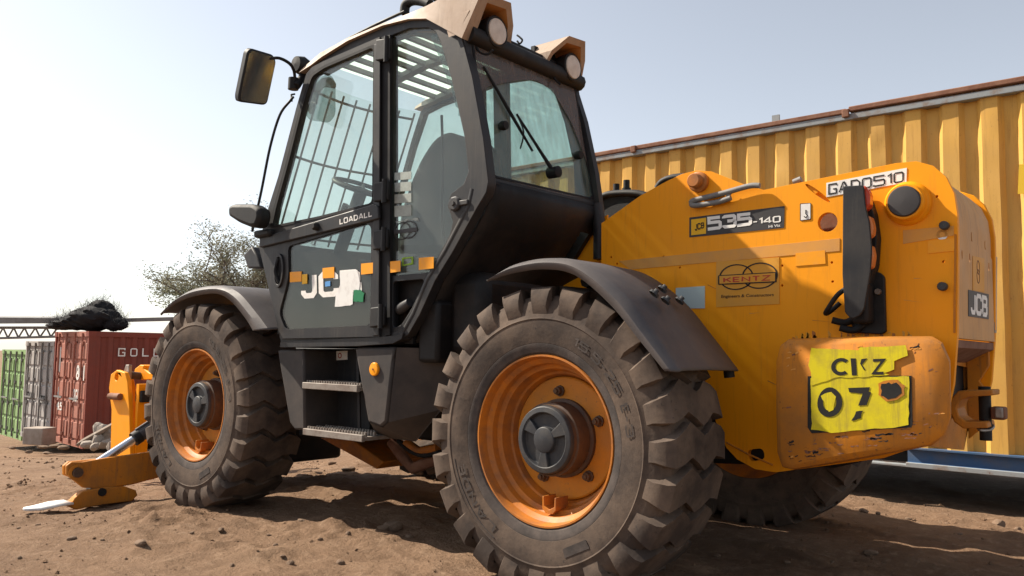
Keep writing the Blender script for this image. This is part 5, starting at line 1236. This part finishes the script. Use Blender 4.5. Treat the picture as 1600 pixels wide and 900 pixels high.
tread((-1.705,0.776), (-1.237,0.799)); tread((-1.685,0.527), (-1.186,0.569))
tube('step_rail', [(-1.818,-1.000,0.959), (-1.780,-1.000,0.505)], .010, 'cab', TH, 6); tube('step_rail', [(-1.349,-1.000,0.963), (-1.315,-1.000,0.551)], .010, 'cab', TH, 6)
plate_y('sill', round_poly([(-1.925,0.964),(-1.921,0.997),(-0.974,1.028),(-0.896,1.044),(-0.908,1.012),(-0.973,0.990),(-1.247,0.976)], .006), -1.092, -1.0, 'cab', TH, (), .008)

# ------------------------------------------------------------------ front stabiliser (swings out sideways ahead of the front wheel)
XS = -3.55
sa = plate_x('stabiliser_arm', [(-1.553,0.126),(-1.556,0.183),(-1.526,0.205),(-1.454,0.198),(-1.311,0.211),(-0.939,0.231),(-0.879,0.155),(-0.930,0.049),(-1.130,0.018),(-1.322,0.010),(-1.445,0.032)], XS, XS - .03, 'yellow_worn_shaded', TH, (), .006)
plate_x('stabiliser_arm', [(-1.537,0.114),(-1.540,0.172),(-1.510,0.198),(-1.267,0.197),(-0.888,0.218),(-0.827,0.141),(-0.879,0.032),(-1.083,0.001),(-1.278,-0.007)], XS - .085, XS - .115, 'yellow_worn_shaded', TH, (), .006)
q = (-1.491,0.136); tube('pivot_pin', [(XS + .03, q[0], q[1]), (XS - .135, q[0], q[1])], .032, 'hub_side', sa, 8)
lathe('pin_washer', [(.052, .0), (.052, -.008), (.034, -.010)], 'yellow_worn_shaded', sa, (XS + .001, q[0], q[1]), 20, rot=(0, 0, math.radians(90)))
ft = plate_x('stabiliser_foot', [(-1.538,-0.075),(-1.510,-0.022),(-1.464,0.014),(-1.335,0.023),(-1.187,0.015),(-1.112,-0.019),(-1.101,-0.055),(-1.139,-0.089),(-1.329,-0.086),(-1.498,-0.096)], XS + .04, XS - .02, 'yellow_worn_shaded', TH, (), .006)
plate_x('stabiliser_foot', [(-1.510,-0.079),(-1.457,-0.036),(-1.410,-0.008),(-1.278,0.002),(-1.127,-0.007),(-1.049,-0.042),(-1.077,-0.113),(-1.272,-0.110)], XS - .10, XS - .13, 'yellow_worn_shaded', TH, (), .006)
q = (-1.342,-0.003); tube('foot_pin', [(XS + .055, q[0], q[1]), (XS - .14, q[0], q[1])], .026, 'black', ft, 14)
a = (-1.531,-0.065); b = (-1.815,-0.059)
V = []
for t, z_, w in ((0, .010, .16), (.3, .006, .17), (.65, -.006, .15), (.9, -.002, .10), (1, .004, .04)):
    y = a[0] + (b[0] - a[0]) * t; z = a[1] + (b[1] - a[1]) * t + z_
    V += [(-3.47, y, z), (-3.47 - w, y, z + .0)]
pad = obj('ground_pad', V, [(2 * i, 2 * i + 1, 2 * i + 3, 2 * i + 2) for i in range(4)], 'blade', TH, 40, fix=True)
s_ = pad.modifiers.new('thickness', 'SOLIDIFY'); s_.thickness = .012
r0 = Vector((XS - .06, *(-1.417,0.127))); r1 = Vector((XS - .06, *(-0.922,0.420))); dr = (r1 - r0)
tube('ram_rod', [r0 - dr * .02, r0 + dr * .75], .030, 'chrome', TH, 18)
tube('ram_barrel', [r0 + dr * .66, r0 + dr * 1.9], .046, 'fender', TH, 18)
tube('ram_collar', [r0 + dr * .64, r0 + dr * .72], .050, 'black', TH, 18)
tube('ram_hose', [r0 + dr * .66 + Vector((0, 0, .055)), r0 + dr * 1.5 + Vector((0, 0, .06))], .012, 'fender', TH, 8)
box('stabiliser_bracket', (XS - .25, -.62, .05), (XS + .05, .62, .75), 'black', TH, .03)

# ------------------------------------------------------------------ fork carriage at the end of the boom
cr = plate_y('carriage_plate', [(-5.294,-0.057),(-5.323,0.398),(-5.396,0.587),(-5.372,0.707),(-5.264,0.749),(-5.114,0.731),(-5.046,0.655),(-4.983,0.417),(-4.911,-0.020)], -.5, -.46, 'yellow', TH, [circle(*(-5.257,0.688), .035, 14)], .006)
plate_y('carriage_plate', [(-5.329,-0.073),(-5.404,0.583),(-5.344,0.723),(-5.255,0.589),(-5.171,-0.058)], -.36, -.32, 'yellow', TH, (), .006)
box('carriage_web', ((-4.958,-0.014)[0], -.46, (-4.957,-0.024)[1]), ((-4.912,-0.009)[0], -.36, (-4.984,0.636)[1]), 'yellow', TH, 0)
tube('carriage_bolt', [(-5.317,-0.520,0.517), (-5.119,-0.520,0.521)], .03, 'rust', cr, 8)
plate_y('latch_bar', [(-5.295,0.623),(-5.204,0.795),(-5.143,0.797),(-5.138,0.640),(-5.214,0.559)], -.45, -.42, 'steel', TH, (), .004)
tube('carriage_shaft', [(-5.188,-0.420,0.706), (-5.198,-0.300,0.692)], .035, 'hub_side', TH, 10)
plate_y('hook_head', [(-5.332,0.688),(-5.303,0.758),(-5.209,0.795),(-5.136,0.791),(-5.145,0.762),(-5.023,0.726),(-4.873,0.736),(-4.867,0.675),(-5.170,0.659)], -.32, -.22, 'yellow', TH, (), .008)
for s in (-1, 1):
    plate_y('carriage_plate', [(-5.0, -.05), (-4.6, -.05), (-4.5, .7), (-5.05, .75)], .2 * s + .1, .2 * s + .14, 'yellow', TH, (), .006)
box('carriage_beam', (-5.0, -.45, .48), (-4.88, .7, .58), 'black', TH, .01)
